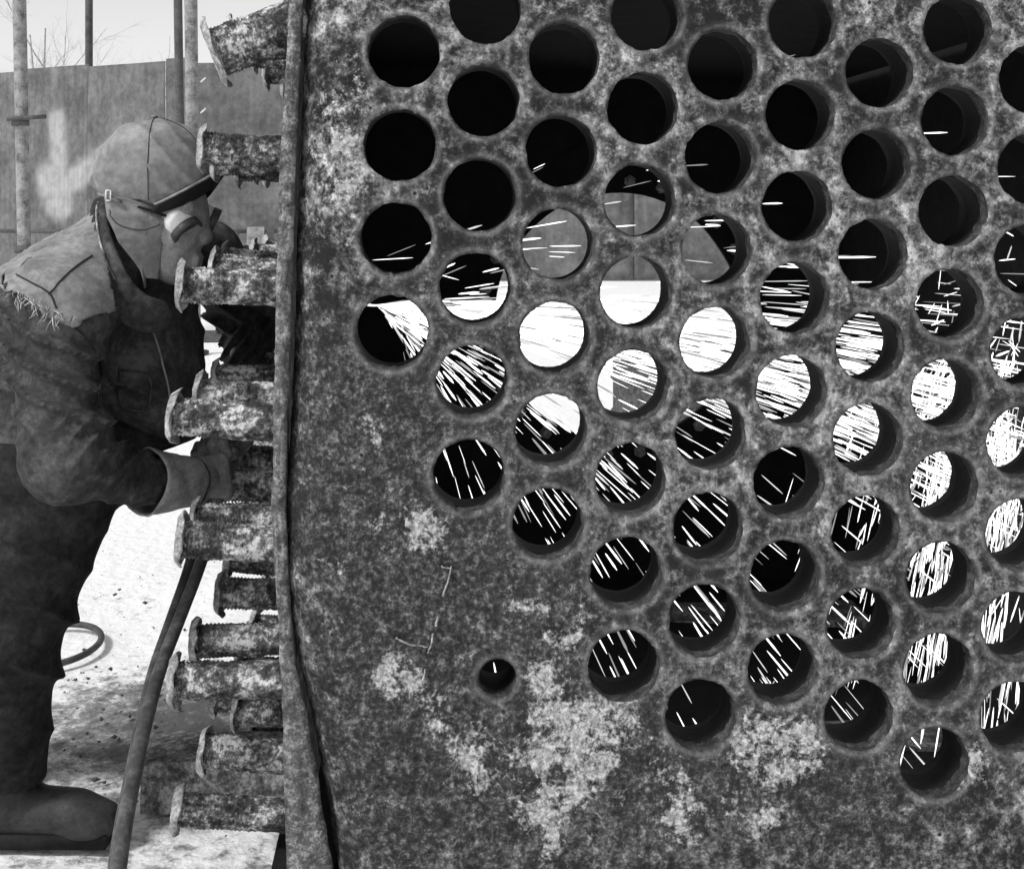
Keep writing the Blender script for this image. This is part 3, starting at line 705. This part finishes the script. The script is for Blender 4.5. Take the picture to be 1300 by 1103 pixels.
def body():
    s = Sdf((-1.25, 2.05, 0.0), (-.38, 3.05, 1.36), .0052)
    s.cone(PEL, CH, .10, .115, .03, flat=((1, 0, 0), 1.2)).cone(CH, NECK, .10, .06, .04)
    for a, b, c, r in ((SHn, ELn, WRn, .042), (SHf, ELf, WRf, .042)):
        s.cone(CH, a, .06, .055, .03).cone(a, b, r, r*.8, .02).cone(b, c, r*.8, r*.55, .015)
    for a, b, c in ((HIPn, KNn, ANn), (HIPf, KNf, ANf)):
        s.cone(PEL, a, .09, .08, .03).cone(a, b, .072, .05, .02).cone(b, c, .05, .035, .02)
        s.cone(c, Vector((c.x+.12, c.y, .045)), .03, .026, .02)
    s.cone(NECK, Hh(190, 290), .056, .054, .03)
    # head
    s.ell(HC, (.086, .075, .094), HR, .02)
    s.ell(Hh(226, 292), (.052, .060, .082), HR, .03)        # face
    s.ell(Hh(222, 338), (.040, .046, .034), HR, .025)       # jaw
    s.ell(Hh(240, 350), (.018, .022, .016), HR, .016)       # chin
    s.cone(Hh(254, 268), Hh(262, 302), .007, .0115, .012)   # nose bridge to tip
    s.ell(Hh(259, 304, -.012), (.011, .008, .008), HR, .006); s.ell(Hh(259, 304, .012), (.011, .008, .008), HR, .006)
    s.cone(Hh(247, 262, -.045), Hh(247, 262, .045), .012, .012, .014)      # brow
    s.ell(Hh(236, 303, -.038), (.020, .016, .018), HR, .018); s.ell(Hh(236, 303, .038), (.020, .016, .018), HR, .018)   # cheekbones
    s.cone(Hh(253, 327, -.018), Hh(253, 327, .018), .0062, .0062, .005); s.cone(Hh(250, 335, -.016), Hh(250, 335, .016), .0068, .0068, .005)   # lips
    s.cone(Hh(256.5, 331, -.024), Hh(256.5, 331, .024), .0022, .0022, .003, 'cut')
    s.cone(Hh(258, 314, -.030), Hh(238, 340, -.045), .003, .002, .010, 'cut')
    s.ell(Hh(192, 296, -.072), (.016, .010, .026), HR, .006)               # ear
    s.ell(Hh(192, 296, .072), (.016, .010, .026), HR, .006)
    # hands inside the gloves
    s.cone(WRn, P(262, 606, 2.50), .022, .024, .01); s.cone(WRf, P(286, 572, 2.62), .022, .022, .01)
    return s.build('body', M['skin'], person)
body()
def jacket():
    s = Sdf((-1.30, 2.02, .42), (-.40, 3.12, 1.22), .0048)
    fb = wave(45, .010, (.3, .2, 1), 0, 8); fs_ = wave(120, .013, (.85, 0, -.5), .4, 11, 1.0); fu = wave(85, .012, (.55, .1, 1), 1.2, 11, 1.3)
    s.cone(PEL, CH, .155, .150, .04, flat=((1, 0, -.2), 1.12), fold=fb)
    s.cone(PEL+Vector((0, -.08, 0)), CH+Vector((-.02, -.09, 0)), .12, .12, .05, fold=fb); s.cone(PEL+Vector((.04, .1, 0)), CH+Vector((.08, .11, .02)), .12, .12, .05, fold=fb)
    s.cone(CH, NECK, .13, .085, .05)
    s.cone(SHn+Vector((.02, .02, -.01)), NECK, .09, .07, .05); s.cone(SHf, NECK+Vector((.03, .05, .0)), .085, .07, .05)
    s.cone(P(185, 420, 2.56), P(178, 545, 2.52), .095, .10, .05, fold=fb)          # hanging front
    s.cone(P(222, 440, 2.60), P(225, 510, 2.58), .05, .055, .04, fold=fb)
    s.half(PEL+Vector((0, 0, -.02)), (.25, 0, -1))
    # near sleeve, wrinkled at elbow and forearm
    s.cone(SHn, ELn, .078, .070, .03, fold=fu); s.cone(ELn, P(176, 610, 2.38), .068, .040, .035, fold=fs_).cone(P(176, 610, 2.38), P(240, 611, 2.47), .044, .036, .02)
    # far sleeve
    s.cone(SHf, ELf, .066, .060, .03, fold=fu); s.cone(ELf, P(309, 520, 2.75), .060, .044, .03, fold=fs_)
    # ragged armhole ridge
    return s.build('jacket', M['jacket'], person)
jk = jacket()
# faded shoulder yoke with a frayed armhole: cloth lying on the jacket
from mathutils.bvhtree import BVHTree
def bvh_of(o): 
    return BVHTree.FromPolygons([v.co for v in o.data.vertices], [tuple(p.vertices) for p in o.data.polygons])
def drape(o_on, poly, name, mat, parent, lift=.004, thick=.004, step=2.4, fray=0, off=None, near=1.5):
    """cloth patch: a side-view outline laid on the near side of a garment and given thickness"""
    bv = bvh_of(o_on); off = off or OFF[person.name]; camp = Vector((0, 0, H))-off
    xs = [p[0] for p in poly]; ys = [p[1] for p in poly]
    def inside(x, y):
        c = False; j = len(poly)-1
        for i in range(len(poly)):
            if (poly[i][1] > y) != (poly[j][1] > y) and x < (poly[j][0]-poly[i][0])*(y-poly[i][1])/(poly[j][1]-poly[i][1])+poly[i][0]: c = not c
            j = i
        return c
    bd = []
    for k in range(len(poly)):
        a, b = Vector(poly[k]), Vector(poly[(k+1) % len(poly)]); n = max(1, int((b-a).length/step))
        for t in range(n):
            q = a.lerp(b, t/n); bd.append((q.x+fray*noise.noise(Vector((q.x*.35, q.y*.35, 1))), q.y+fray*noise.noise(Vector((q.x*.35, q.y*.35, 5)))))
    p2 = list(bd); nb = len(bd); poly = bd
    for y in np.arange(min(ys)+step, max(ys), step):
        for x in np.arange(min(xs)+step, max(xs), step):
            if inside(x, y) and min((x-a)**2+(y-b)**2 for a, b in bd) > (.6*step)**2: p2.append((x, y))
    vo, eo, fo, *_ = geometry.delaunay_2d_cdt([Vector(p) for p in p2], [(k, (k+1) % nb) for k in range(nb)], [], 1, 1e-5)
    idx = {}; vs = []; fs = []
    for k, q in enumerate(vo):
        d = (P(q.x, q.y, 1)-Vector((0, 0, H))).normalized(); hit = bv.ray_cast(camp, d)
        if hit[0] is None or hit[3] < near: continue
        idx[k] = len(vs); vs.append(hit[0]+hit[1].normalized()*lift)
    for f in fo:
        if all(a in idx for a in f):
            g = [idx[a] for a in f]
            if max((vs[g[a]]-vs[g[a-1]]).length for a in range(3)) < .035: fs.append(g[::-1])
    me = mesh(name, vs, fs, mat); o = bpy.data.objects.new(name, me); C.objects.link(o); o.parent = parent; OFF[o.name] = off
    m = o.modifiers.new('thickness', 'SOLIDIFY'); m.thickness = thick; m.offset = 0
    return o
yk = drape(jk, [(-40, 300), (60, 270), (122, 255), (128, 300), (138, 360), (145, 395), (118, 400), (92, 415), (60, 400), (38, 382), (10, 368), (-45, 352)], 'shoulder_yoke', M['yoke'], jk, fray=2.5)
yk['label'] = 'faded pale shoulder yoke with frayed edge'
# fray threads along the torn armhole
bvj = bvh_of(jk); th = MB(); offp = OFF[person.name]
for k in range(46):
    t = k/45; x, y = 16+58*t+random.uniform(-3, 3), 372+30*t+random.uniform(-3, 3)
    h_ = bvj.ray_cast(Vector((0, 0, H))-offp, (P(x, y, 1)-Vector((0, 0, H))).normalized())
    if h_[0] is None: continue
    p = h_[0]+h_[1]*.006; q = p+Vector((random.uniform(-.012, .02), -.004, random.uniform(-.024, -.004)))
    th.tube([p, (p+q)/2+Vector((random.uniform(-.004, .004), -.004, 0)), q], .0011, 4)
th.build('frayed_threads', M['rim'], jk, off=Vector((0, 0, 0)))
def seamline(o_on, pix, rad, name, mat, parent, lift=.002):
    bv = bvh_of(o_on); off = OFF[person.name]; pts = []
    for q in spline([Vector((x, y, 0)) for x, y in pix], 8):
        h_ = bv.ray_cast(Vector((0, 0, H))-off, (P(q.x, q.y, 1)-Vector((0, 0, H))).normalized())
        if h_[0] is not None: pts.append(h_[0]+h_[1].normalized()*lift)
    if len(pts) > 2: return MB().tube(pts, rad, 5).build(name, mat, parent, off=Vector((0, 0, 0)))
seamline(jk, [(186, 402), (200, 440), (214, 500), (212, 545)], .0022, 'front_edge', M['yoke'], jk, .003)
for pk in ([(150, 470), (188, 478), (186, 520), (152, 514), (150, 470)],): seamline(jk, pk, .0022, 'pocket_edge', M['jacket'], jk, .003)
seamline(jk, [(70, 398), (110, 430), (128, 470), (120, 520)], .0016, 'seam', M['seam'], jk, .002)
seamline(jk, [(24, 352), (62, 372), (70, 395)], .0016, 'seam', M['seam'], jk, .007); seamline(jk, [(62, 375), (88, 348), (116, 328)], .0016, 'seam', M['seam'], jk, .007)
# standing collar
def collar():
    base = [P(196, 402, 2.39), P(174, 394, 2.375), P(152, 372, 2.37), P(136, 335, 2.385), P(129, 298, 2.42), P(131, 275, 2.48), P(142, 268, 2.56), P(168, 285, 2.63), P(210, 330, 2.64)]
    ba = spline(base, 3); s = Sdf(P(170, 330, 2.5)-Vector((.16, .22, .16)), P(170, 330, 2.5)+Vector((.16, .24, .16)), .0042)
    c = Hh(180, 330); fw = wave(70, .004, (.6, 0, 1), 0, 10)
    for p, q in zip(ba, ba[1:]):
        rd = (p+q)/2-c; rd.z *= .35; s.cone(p, q, .034, .034, .006, flat=(rd, 3.4), fold=fw)
    o = s.build('collar', M['jacket'], jk)
    MB().tube([p+Vector((-.006, -.010, .026)) for p in ba[2:16]], .0022, 6).build('piping', M['rim'], o, off=OFF[person.name])
collar()
def trousers():
    s = Sdf((-1.30, 2.08, .02), (-.50, 3.02, .80), .0055)
    fb = wave(55, .010, (.5, .1, 1), 1, 9); fl = wave(48, .012, (.75, .2, .8), 0, 9, 1.3)
    s.cone(PEL+Vector((0, -.06, .03)), PEL+Vector((.03, .08, .03)), .145, .145, .05, fold=fb)
    s.cone(HIPn, KNn, .118, .088, .04, fold=fl); s.cone(KNn, ANn, .086, .066, .04, fold=fl)
    s.cone(HIPf, KNf, .115, .085, .04, fold=fl); s.cone(KNf, ANf, .082, .064, .04, fold=fl)
    s.cone(P(100, 610, 2.46), P(40, 740, 2.40), .075, .07, .05, fold=fl)
    s.half((0, 0, .105), (0, 0, -1), .01)
    return s.build('trousers', M['trouser'], person)
trousers()
for an in (ANn, ANf):
    s = Sdf((an.x-.14, an.y-.10, -.01), (an.x+.28, an.y+.10, .30), .005); f = Vector((an.x, an.y, 0))
    s.cone((an.x, an.y, .22), (an.x, an.y, .08), .054, .050, .03); s.cone((an.x-.02, an.y, .052), (an.x+.13, an.y-.012, .05), .046, .042, .03); s.ell((an.x+.16, an.y-.015, .04), (.055, .044, .036), None, .02)
    s.half((0, 0, .012), (0, 0, -1)); bt = s.build('boot', M['boot'], person)
    MB().box((an.x-.035, an.y-.006, .014), (.07, .08, .03)).build('heel', M['capdark'], bt, off=OFF[person.name])
    MB().box((an.x+.06, an.y-.006, .012), (.27, .085, .024)).build('sole', M['capdark'], bt, off=OFF[person.name])
# ---- cap: quilted crown, ear flaps, turned-up visor, strap buckle
def cap():
    s = Sdf(HC-Vector((.17, .14, .22)), HC+Vector((.17, .14, .16)), .003)
    s.ell(HC+hv(-.003, 0, .008), (.101, .090, .100), HR, .01); s.ell(HC+hv(.02, 0, .03), (.080, .080, .074), HR, .03); s.ell(HC+hv(-.04, 0, -.004), (.064, .080, .078), HR, .03)
    s.half(HC+hv(0, 0, -.054), hv(0, 0, -1), .006).half(HC+hv(.033, 0, -.049), hv(1.0, 0, -1), .006)
    s.ell(HC+hv(.01, 0, -.045), (.088, .076, .085), HR, .003, 'cut')
    sl, p = s._blk(s.lo, s.lo+s.h*s.n); s.g[sl] -= wave(52, .0030, (.6, .2, .7), .5, 17, 1.5)(p, 0).astype(np.float32)
    o = s.build('cap', M['cap'], person)
    return o
cp = cap(); offp = OFF[person.name]
bvc = bvh_of(cp)
def on_cap(f, l, u, lift=.001):
    d = Vector((f, l, u)).normalized(); c = HC-offp; h_ = bvc.ray_cast(c+d*.3, -d); return (h_[0]+d*lift+offp) if h_[0] else HC+d*.1
for lon in (-8, 172, -68):                      # gore seams running over the crown
    pts = []
    for k in range(17):
        a = R(-24+(k/16)*112); pts.append(on_cap(math.cos(R(lon+90))*math.cos(a)*1.0, -math.sin(R(lon+90))*math.cos(a), math.sin(a)))
    MB().tube(pts, .0007, 5).build('seam', M['seam'], cp, off=offp)
bt_ = on_cap(0, 0, 1, .001); MB().lathe([(-.002, .0), (.002, .007), (.005, .005), (.006, 0)], 10, (0, 0, 1), bt_).build('crown_button', M['cap'], cp, off=offp)
env = Sdf(Hh(165, 300)-Vector((.16, .16, .14)), Hh(165, 300)+Vector((.14, .16, .14)), .004)
env.cone(Hh(165, 245), Hh(172, 290), .082, .078, .02).cone(Hh(172, 290), Hh(184, 350), .080, .056, .02)
sl_, p_ = env._blk(env.lo, env.lo+env.h*env.n); env.g[sl_] -= wave(70, .004, (.3, .2, 1), 2, 18, 1.2)(p_, 0).astype(np.float32)
envo = env.build('ear_flap_form', M['cap'], person)
FLAP = [(134, 246), (165, 252), (207, 267), (205, 285), (203, 318), (199, 354), (186, 353), (170, 330), (152, 306), (138, 275)]
fl_ = drape(envo, FLAP, 'ear_flap', M['cap'], cp, lift=.002, thick=.009, step=1.6)
m2 = bpy.data.objects.new('ear_flap', fl_.data.copy()); C.objects.link(m2); m2.parent = cp
for v in m2.data.vertices: v.co.y = 2*(HD-offp.y)-v.co.y
mm = m2.modifiers.new('thickness', 'SOLIDIFY'); mm.thickness = .009; mm.offset = 0
seamline(envo, [(141, 268), (152, 285), (180, 292), (201, 283)], .0008, 'seam', M['seam'], cp, .0075)
bpy.data.objects.remove(envo)
# strap across the back with its pale buckle, chin strap end
st = MB(); 
st.tube([Hh(134, 240, -.03), Hh(142, 247, -.066), Hh(155, 249, -.086), Hh(172, 256, -.0935)], .0055, 8, squash=.4); st.build('strap', M['cap'], cp, off=offp)
bk = MB(); c = Hh(157, 248, -.0885); 
for q0, q1 in (((-.004, .009), (.004, .009)), ((.004, .009), (.004, -.009)), ((.004, -.009), (-.004, -.009)), ((-.004, -.009), (-.004, .009))):
    bk.tube([c+Vector((q0[0], -.004, q0[1])), c+Vector((q1[0], -.004, q1[1]))], .0014, 6)
bk.build('buckle', M['buckle'], cp, off=offp)
MB().tube([Hh(192, 338, -.064), Hh(194, 350, -.058), Hh(194, 362, -.05)], .006, 8, squash=.4).build('chin_strap', M['cap'], cp, off=offp)
def visor():
    n = 25; vs = []; m_ = 5
    for i in range(n):
        a = R(-78+156*i/(n-1)); sn = math.sin(a)/math.sin(R(78)); base = hv(.036+.068*(1-sn*sn)**.75, .084*sn, .020-.070*abs(sn)**1.5)
        o_ = hv(math.cos(a)*.20+.08, math.sin(a)*.34, .92).normalized(); ln = .046*math.cos(a*1.05)**.9+.003
        for k in range(m_): 
            t = k/(m_-1); vs.append(HC+base+o_*ln*t+hv(0, 0, .006*t*t))
    fs = [(i*m_+k, (i+1)*m_+k, (i+1)*m_+k+1, i*m_+k+1) for i in range(n-1) for k in range(m_-1)]
    o = obj('visor', vs, fs, M['capdark'], cp, off=offp); m = o.modifiers.new('thickness', 'SOLIDIFY'); m.thickness = .004; m.offset = 0
    MB().tube([vs[i*m_+m_-1] for i in range(n)], .0026, 6).build('visor_piping', M['yoke'], o, off=offp)
visor()
# ---- goggles
def goggles():
    br = MB().tube([Hh(252, 280, -.012), Hh(257, 279, 0), Hh(252, 280, .012)], .004, 8).build('goggles', M['gogrim'], person)
    for c, ax, ln in ((Hh(231, 281, -.034), Vector((.62, -.22, -.62)), .030), (Hh(247, 277, .030), Vector((.86, .20, -.42)), .030)):
        ax = ax.normalized()
        cup = MB().lathe([(-.012, .029), (-.004, .032), (.004, .0315), (ln-.008, .0285), (ln-.008, .026), (.0, .024)], 24, ax, c).build('eyecup', M['gogmetal'], br, off=offp)
        MB().lathe([(ln-.012, .0285), (ln-.011, .0312), (ln+.003, .0312), (ln+.004, .0255), (ln-.001, .0250)], 24, ax, c).build('lens_rim', M['gogrim'], br, off=offp)
        MB().lathe([(ln-.001, .0252), (ln+.0005, .014), (ln+.001, .0)], 24, ax, c).build('lens', M['lens'], br, off=offp)
    for y0 in (-1, 1):
        MB().tube(spline([Hh(224, 276, .052*y0), Hh(213, 270, .064*y0), Hh(203, 266, .073*y0), Hh(190, 262, .078*y0)], 4), .007, 8, squash=.35).build('strap', M['capdark'], br, off=offp)
goggles()
# ---- torch and gloves
T0, T1, T2 = P(266, 652, 2.50), P(298, 572, 2.62), P(338, 505, 2.74)
tor = empty('cutting_torch', T0, 'brass cutting torch gripped in both gloves among the stubs', 'torch')
MB().tube([T0, T0.lerp(T1, .5), T1], .015, 14).build('handle', M['torch'], tor)
for dy in (-.012, .012): MB().tube(spline([T1+Vector((0, dy, 0)), T1.lerp(T2, .5)+Vector((0, dy, .006)), T2], 5), .0045, 8).build('gas_pipe', M['torch'], tor)
MB().tube([T2, T2+Vector((.02, .03, .006))], .011, 12).build('head', M['torch'], tor)
MB().tube([T2+Vector((.018, .027, .005)), T2+Vector((.055, .06, -.01))], [.009, .004], 12).build('nozzle', M['torch'], tor)
MB().lathe([(-.006, .0), (-.006, .012), (.006, .012), (.006, 0)], 10, (0, -1, 0), T1+Vector((0, -.02, 0))).build('valve_knob', M['torch'], tor)
def glove(wr, palm, nrm, name='glove', cuff=None, gauge=1.0):
    wr, palm, nrm = Vector(wr), Vector(palm), Vector(nrm).normalized()
    f = (palm-wr).normalized(); nrm = (nrm-f*nrm.dot(f)).normalized(); sd_ = f.cross(nrm)
    s = Sdf(palm-Vector((.16, .16, .16)), palm+Vector((.16, .16, .16)), .0034)
    s.cone(wr, palm-f*.02, .034, .036, .02, flat=(nrm, 1.25)); 
    for q in (-.024, 0, .024): s.cone(palm-f*.03+sd_*q*.7, palm+f*.035+sd_*q, .020, .018, .014)
    for i, l in enumerate((.92, 1.0, .95, .78)):
        k = palm+f*.04+sd_*(i-1.5)*.021
        p1 = k+(f*.022+nrm*.030)*l; p2 = p1+(-f*.010+nrm*.026)*l; p3 = p2+(-f*.026+nrm*.004)*l
        s.cone(k, p1, .0120, .0112, .006).cone(p1, p2, .0112, .0105, .004).cone(p2, p3, .0105, .0095, .004)
    tb = palm-f*.022-sd_*.034; t1 = tb-sd_*.012+nrm*.030+f*.016; t2 = t1+nrm*.018+f*.026+sd_*.012
    s.cone(tb, t1, .016, .0135, .010).cone(t1, t2, .0135, .0110, .004)
    g = s.build(name, M['glove'], person)
    g['label'] = 'leather gauntlet glove'
    return g
g1 = glove(WRn, P(261, 606, 2.51), (.25, .5, -.1)); g2 = glove(WRf, P(288, 571, 2.655), (-.2, -.7, .1))
def gauntlet(a, b, ra, rb, par):
    a, b = Vector(a), Vector(b); ax = (b-a); ln = ax.length; n = 12; prof = [(ln*k/n, ra+(rb-ra)*(k/n)**.8) for k in range(n+1)]
    def fn(i, k, an, r, t): return r*(1+.05*math.sin(2*an+.5)+.075*nz((math.cos(an), math.sin(an), t*16), 1.9)+.03*nz((math.cos(an), math.sin(an), t*40+4), 3.4)), t+(.006*nz((math.cos(an), math.sin(an), 5), 1.4) if i == 0 else 0)
    o = MB().lathe(prof, 36, ax, a, fn).build('cuff', M['glove'], par, off=offp)
    m = o.modifiers.new('thickness', 'SOLIDIFY'); m.thickness = .004; m.offset = 0
    MB().lathe([(ln*.94, rb*1.06), (ln*.955, rb*1.10), (ln*.97, rb*1.06)], 30, ax, a, fn).build('seam', M['seam'], o, off=offp)
gauntlet(P(184, 612, 2.395), P(246, 612, 2.48), .062, .044, g1); gauntlet(P(309, 520, 2.75), P(295, 557, 2.69), .055, .040, g2)
# ------------------------------------------------------------------ sparks blown through the shell by the torch
def unit_spark():
    m = MB(); m.tube([(0, 0, -.5), (0, 0, -.38), (0, 0, .25), (0, 0, .5)], [.15, .7, 1.0, .25], 5); return mesh('spark', m.v, m.f, M['spark'])
SPK = unit_spark(); SPK3 = [SPK, SPK.copy(), SPK.copy()]
for q_, k_ in zip(SPK3[1:], ('spark_mid', 'spark_dim')): q_.materials[0] = M[k_]
midx = []
uw = UR-.03
def simulate(n, org, ang, spread, lat, sp_lo, sp_hi, tmax, expo):
    out = []
    for _ in range(n):
        a = R(random.gauss(ang, spread)); l = R(random.gauss(0, lat)); v0 = random.uniform(sp_lo, sp_hi)
        v = Vector((math.cos(a)*math.cos(l), math.sin(l), math.sin(a)*math.cos(l)))*v0
        p = Vector(org); t = random.random()**.8*tmax; dt = .004; b = 0
        while t > 0:
            p = p+v*dt; v.z -= 9.8*dt; t -= dt
            if p.x > uw:                                  # strikes the far side and falls as a curtain
                p.x = uw-random.random()*.01; v = Vector((-abs(v.x)*random.uniform(.0, .10), random.gauss(0, .4), random.gauss(-.9, 1.1))); b += 1
            if p.z < VB+.05: b = 9
            if p.y < .14: p.y = .14; v.y = abs(v.y)*.2
            if p.y > DEPTH-.06: p.y = DEPTH-.06; v.y = -abs(v.y)*.2
            if b > 2: break
        if b > 2 or v.length < .5: continue
        out.append((p.copy(), v.copy(), min(.15, max(.03, v.length*expo*(1 if b == 0 else 1.7)*random.uniform(.6, 1.2))), b))
    return out
O1 = L(478, 388, .55)
sp_all = simulate(2100, O1, -1.5, 4.4, 7, 4.5, 8, .26, .0125)                    # the main jet, flat across the shell
sp_all += simulate(2600, O1, -2, 5, 9, 6.5, 11, .60, .0125)                    # carried to the far side
sp_all += simulate(150, O1, -12, 16, 12, 2, 6, .05, .010)
sp_all += simulate(620, L(490, 400, .55), -26, 15, 10, 2.4, 5, .30, .014)     # fan falling away below
sp_all += simulate(95, L(500, 400, .5), -58, 14, 14, 1.4, 3.5, .30, .018)
sp_all += simulate(90, L(480, 330, .5), 12, 14, 12, 4, 8, .22, .010)
for _ in range(70):                                                           # a burst where a drop strikes
    q = L(974, 884, .6); d = Vector((random.gauss(0, 1), random.gauss(0, .4), random.gauss(.2, 1))).normalized()
    sp_all.append((q+d*random.random()*.022, d, random.uniform(.008, .03), 3))
hole_arr = np.array([(a, b, c) for a, b, c in holes])
vis = []
for s_ in sp_all:
    p = s_[0]; o = MBi @ (Vector((0, 0, H))-TB); q = o+(p-o)*((.0-o.y)/(p.y-o.y))
    d = np.hypot(hole_arr[:, 0]-q.x, hole_arr[:, 1]-q.z)-hole_arr[:, 2]
    vis.append(d.min() < .02)
pos2 = np.array([px(s_[0]) for s_ in sp_all]); dens = np.array([((np.abs(pos2-q) < 24).all(1)).sum() for q in pos2])
order = [i for i in np.argsort(dens) if vis[i] and sp_all[i][3] < 3]
single = set(order[:260])
def spark_matrix(s_):
    p, v, ln, b = s_; rad = random.choice((.0007, .0010, .0010, .0014, .0014, .0019, .0024))*random.uniform(.85, 1.15)*(1 if b < 3 else .7); q = v.normalized().to_track_quat('Z', 'Y').to_matrix()
    return MB_.to_4x4() @ Matrix.Identity(4), p, q, rad, ln
mass = MB(); uv = [v.co.copy() for v in SPK.vertices]; uf = [tuple(p.vertices) for p in SPK.polygons]
for i, s_ in enumerate(sp_all):
    _, p, q, rad, ln = spark_matrix(s_)
    if i in single:
        o = bpy.data.objects.new('spark', SPK3[random.choice((0, 0, 0, 1, 2))]); C.objects.link(o)
        o.matrix_world = Matrix.Translation(MB_ @ p+TB) @ (MB_ @ q).to_4x4() @ Matrix.Diagonal((rad, rad, ln, 1))
        tag(o, 'single white-hot spark streaking through the dark inside the boiler', 'spark', 'separate sparks inside the boiler')
    else:
        midx += [random.choice((0, 0, 0, 0, 1, 2))]*len(uf)
        mass.add([MB_ @ (p+q @ Vector((v.x*rad, v.y*rad, v.z*ln)))+TB for v in uv], uf)
o = mass.build('spark_shower', M['spark']); o.data.materials.append(M['spark_mid']); o.data.materials.append(M['spark_dim']); o.data.polygons.foreach_set('material_index', midx); tag(o, 'dense shower of white-hot sparks seen through the boiler holes', 'sparks', kind='stuff')
print('SPARKS', len(sp_all), len(single))

# ------------------------------------------------------------------ frozen dirt and rust flakes strewn on the snow
cl = MB()
for _ in range(520):
    x, y = random.choice((G(290, 905), G(150, 900), G(110, 960), G(200, 880), G(250, 960), G(290, 905), G(150, 760))).xy; x += random.gauss(0, .22); y += random.gauss(0, .26)
    if y < 1.6: continue
    r = .0015+.0065*random.random()**5; n = len(cl.v)
    dirs = [(1, 0, 0), (0, 1, 0), (-1, 0, 0), (0, -1, 0), (0, 0, 1), (0, 0, -1)]
    cl.add([Vector((x, y, .0))+Vector((d[0]*random.uniform(.5, 1.6), d[1]*random.uniform(.5, 1.6), d[2]*.7))*r+Vector((random.uniform(-.4, .4)*r, random.uniform(-.4, .4)*r, 0)) for d in dirs], [(0, 1, 4), (1, 2, 4), (2, 3, 4), (3, 0, 4), (1, 0, 5), (2, 1, 5), (3, 2, 5), (0, 3, 5)])
o = cl.build('dirt_clods', M['rust_dark'], None, False); tag(o, 'small frozen dirt clods and rust flakes strewn on the snow', 'dirt', kind='stuff')
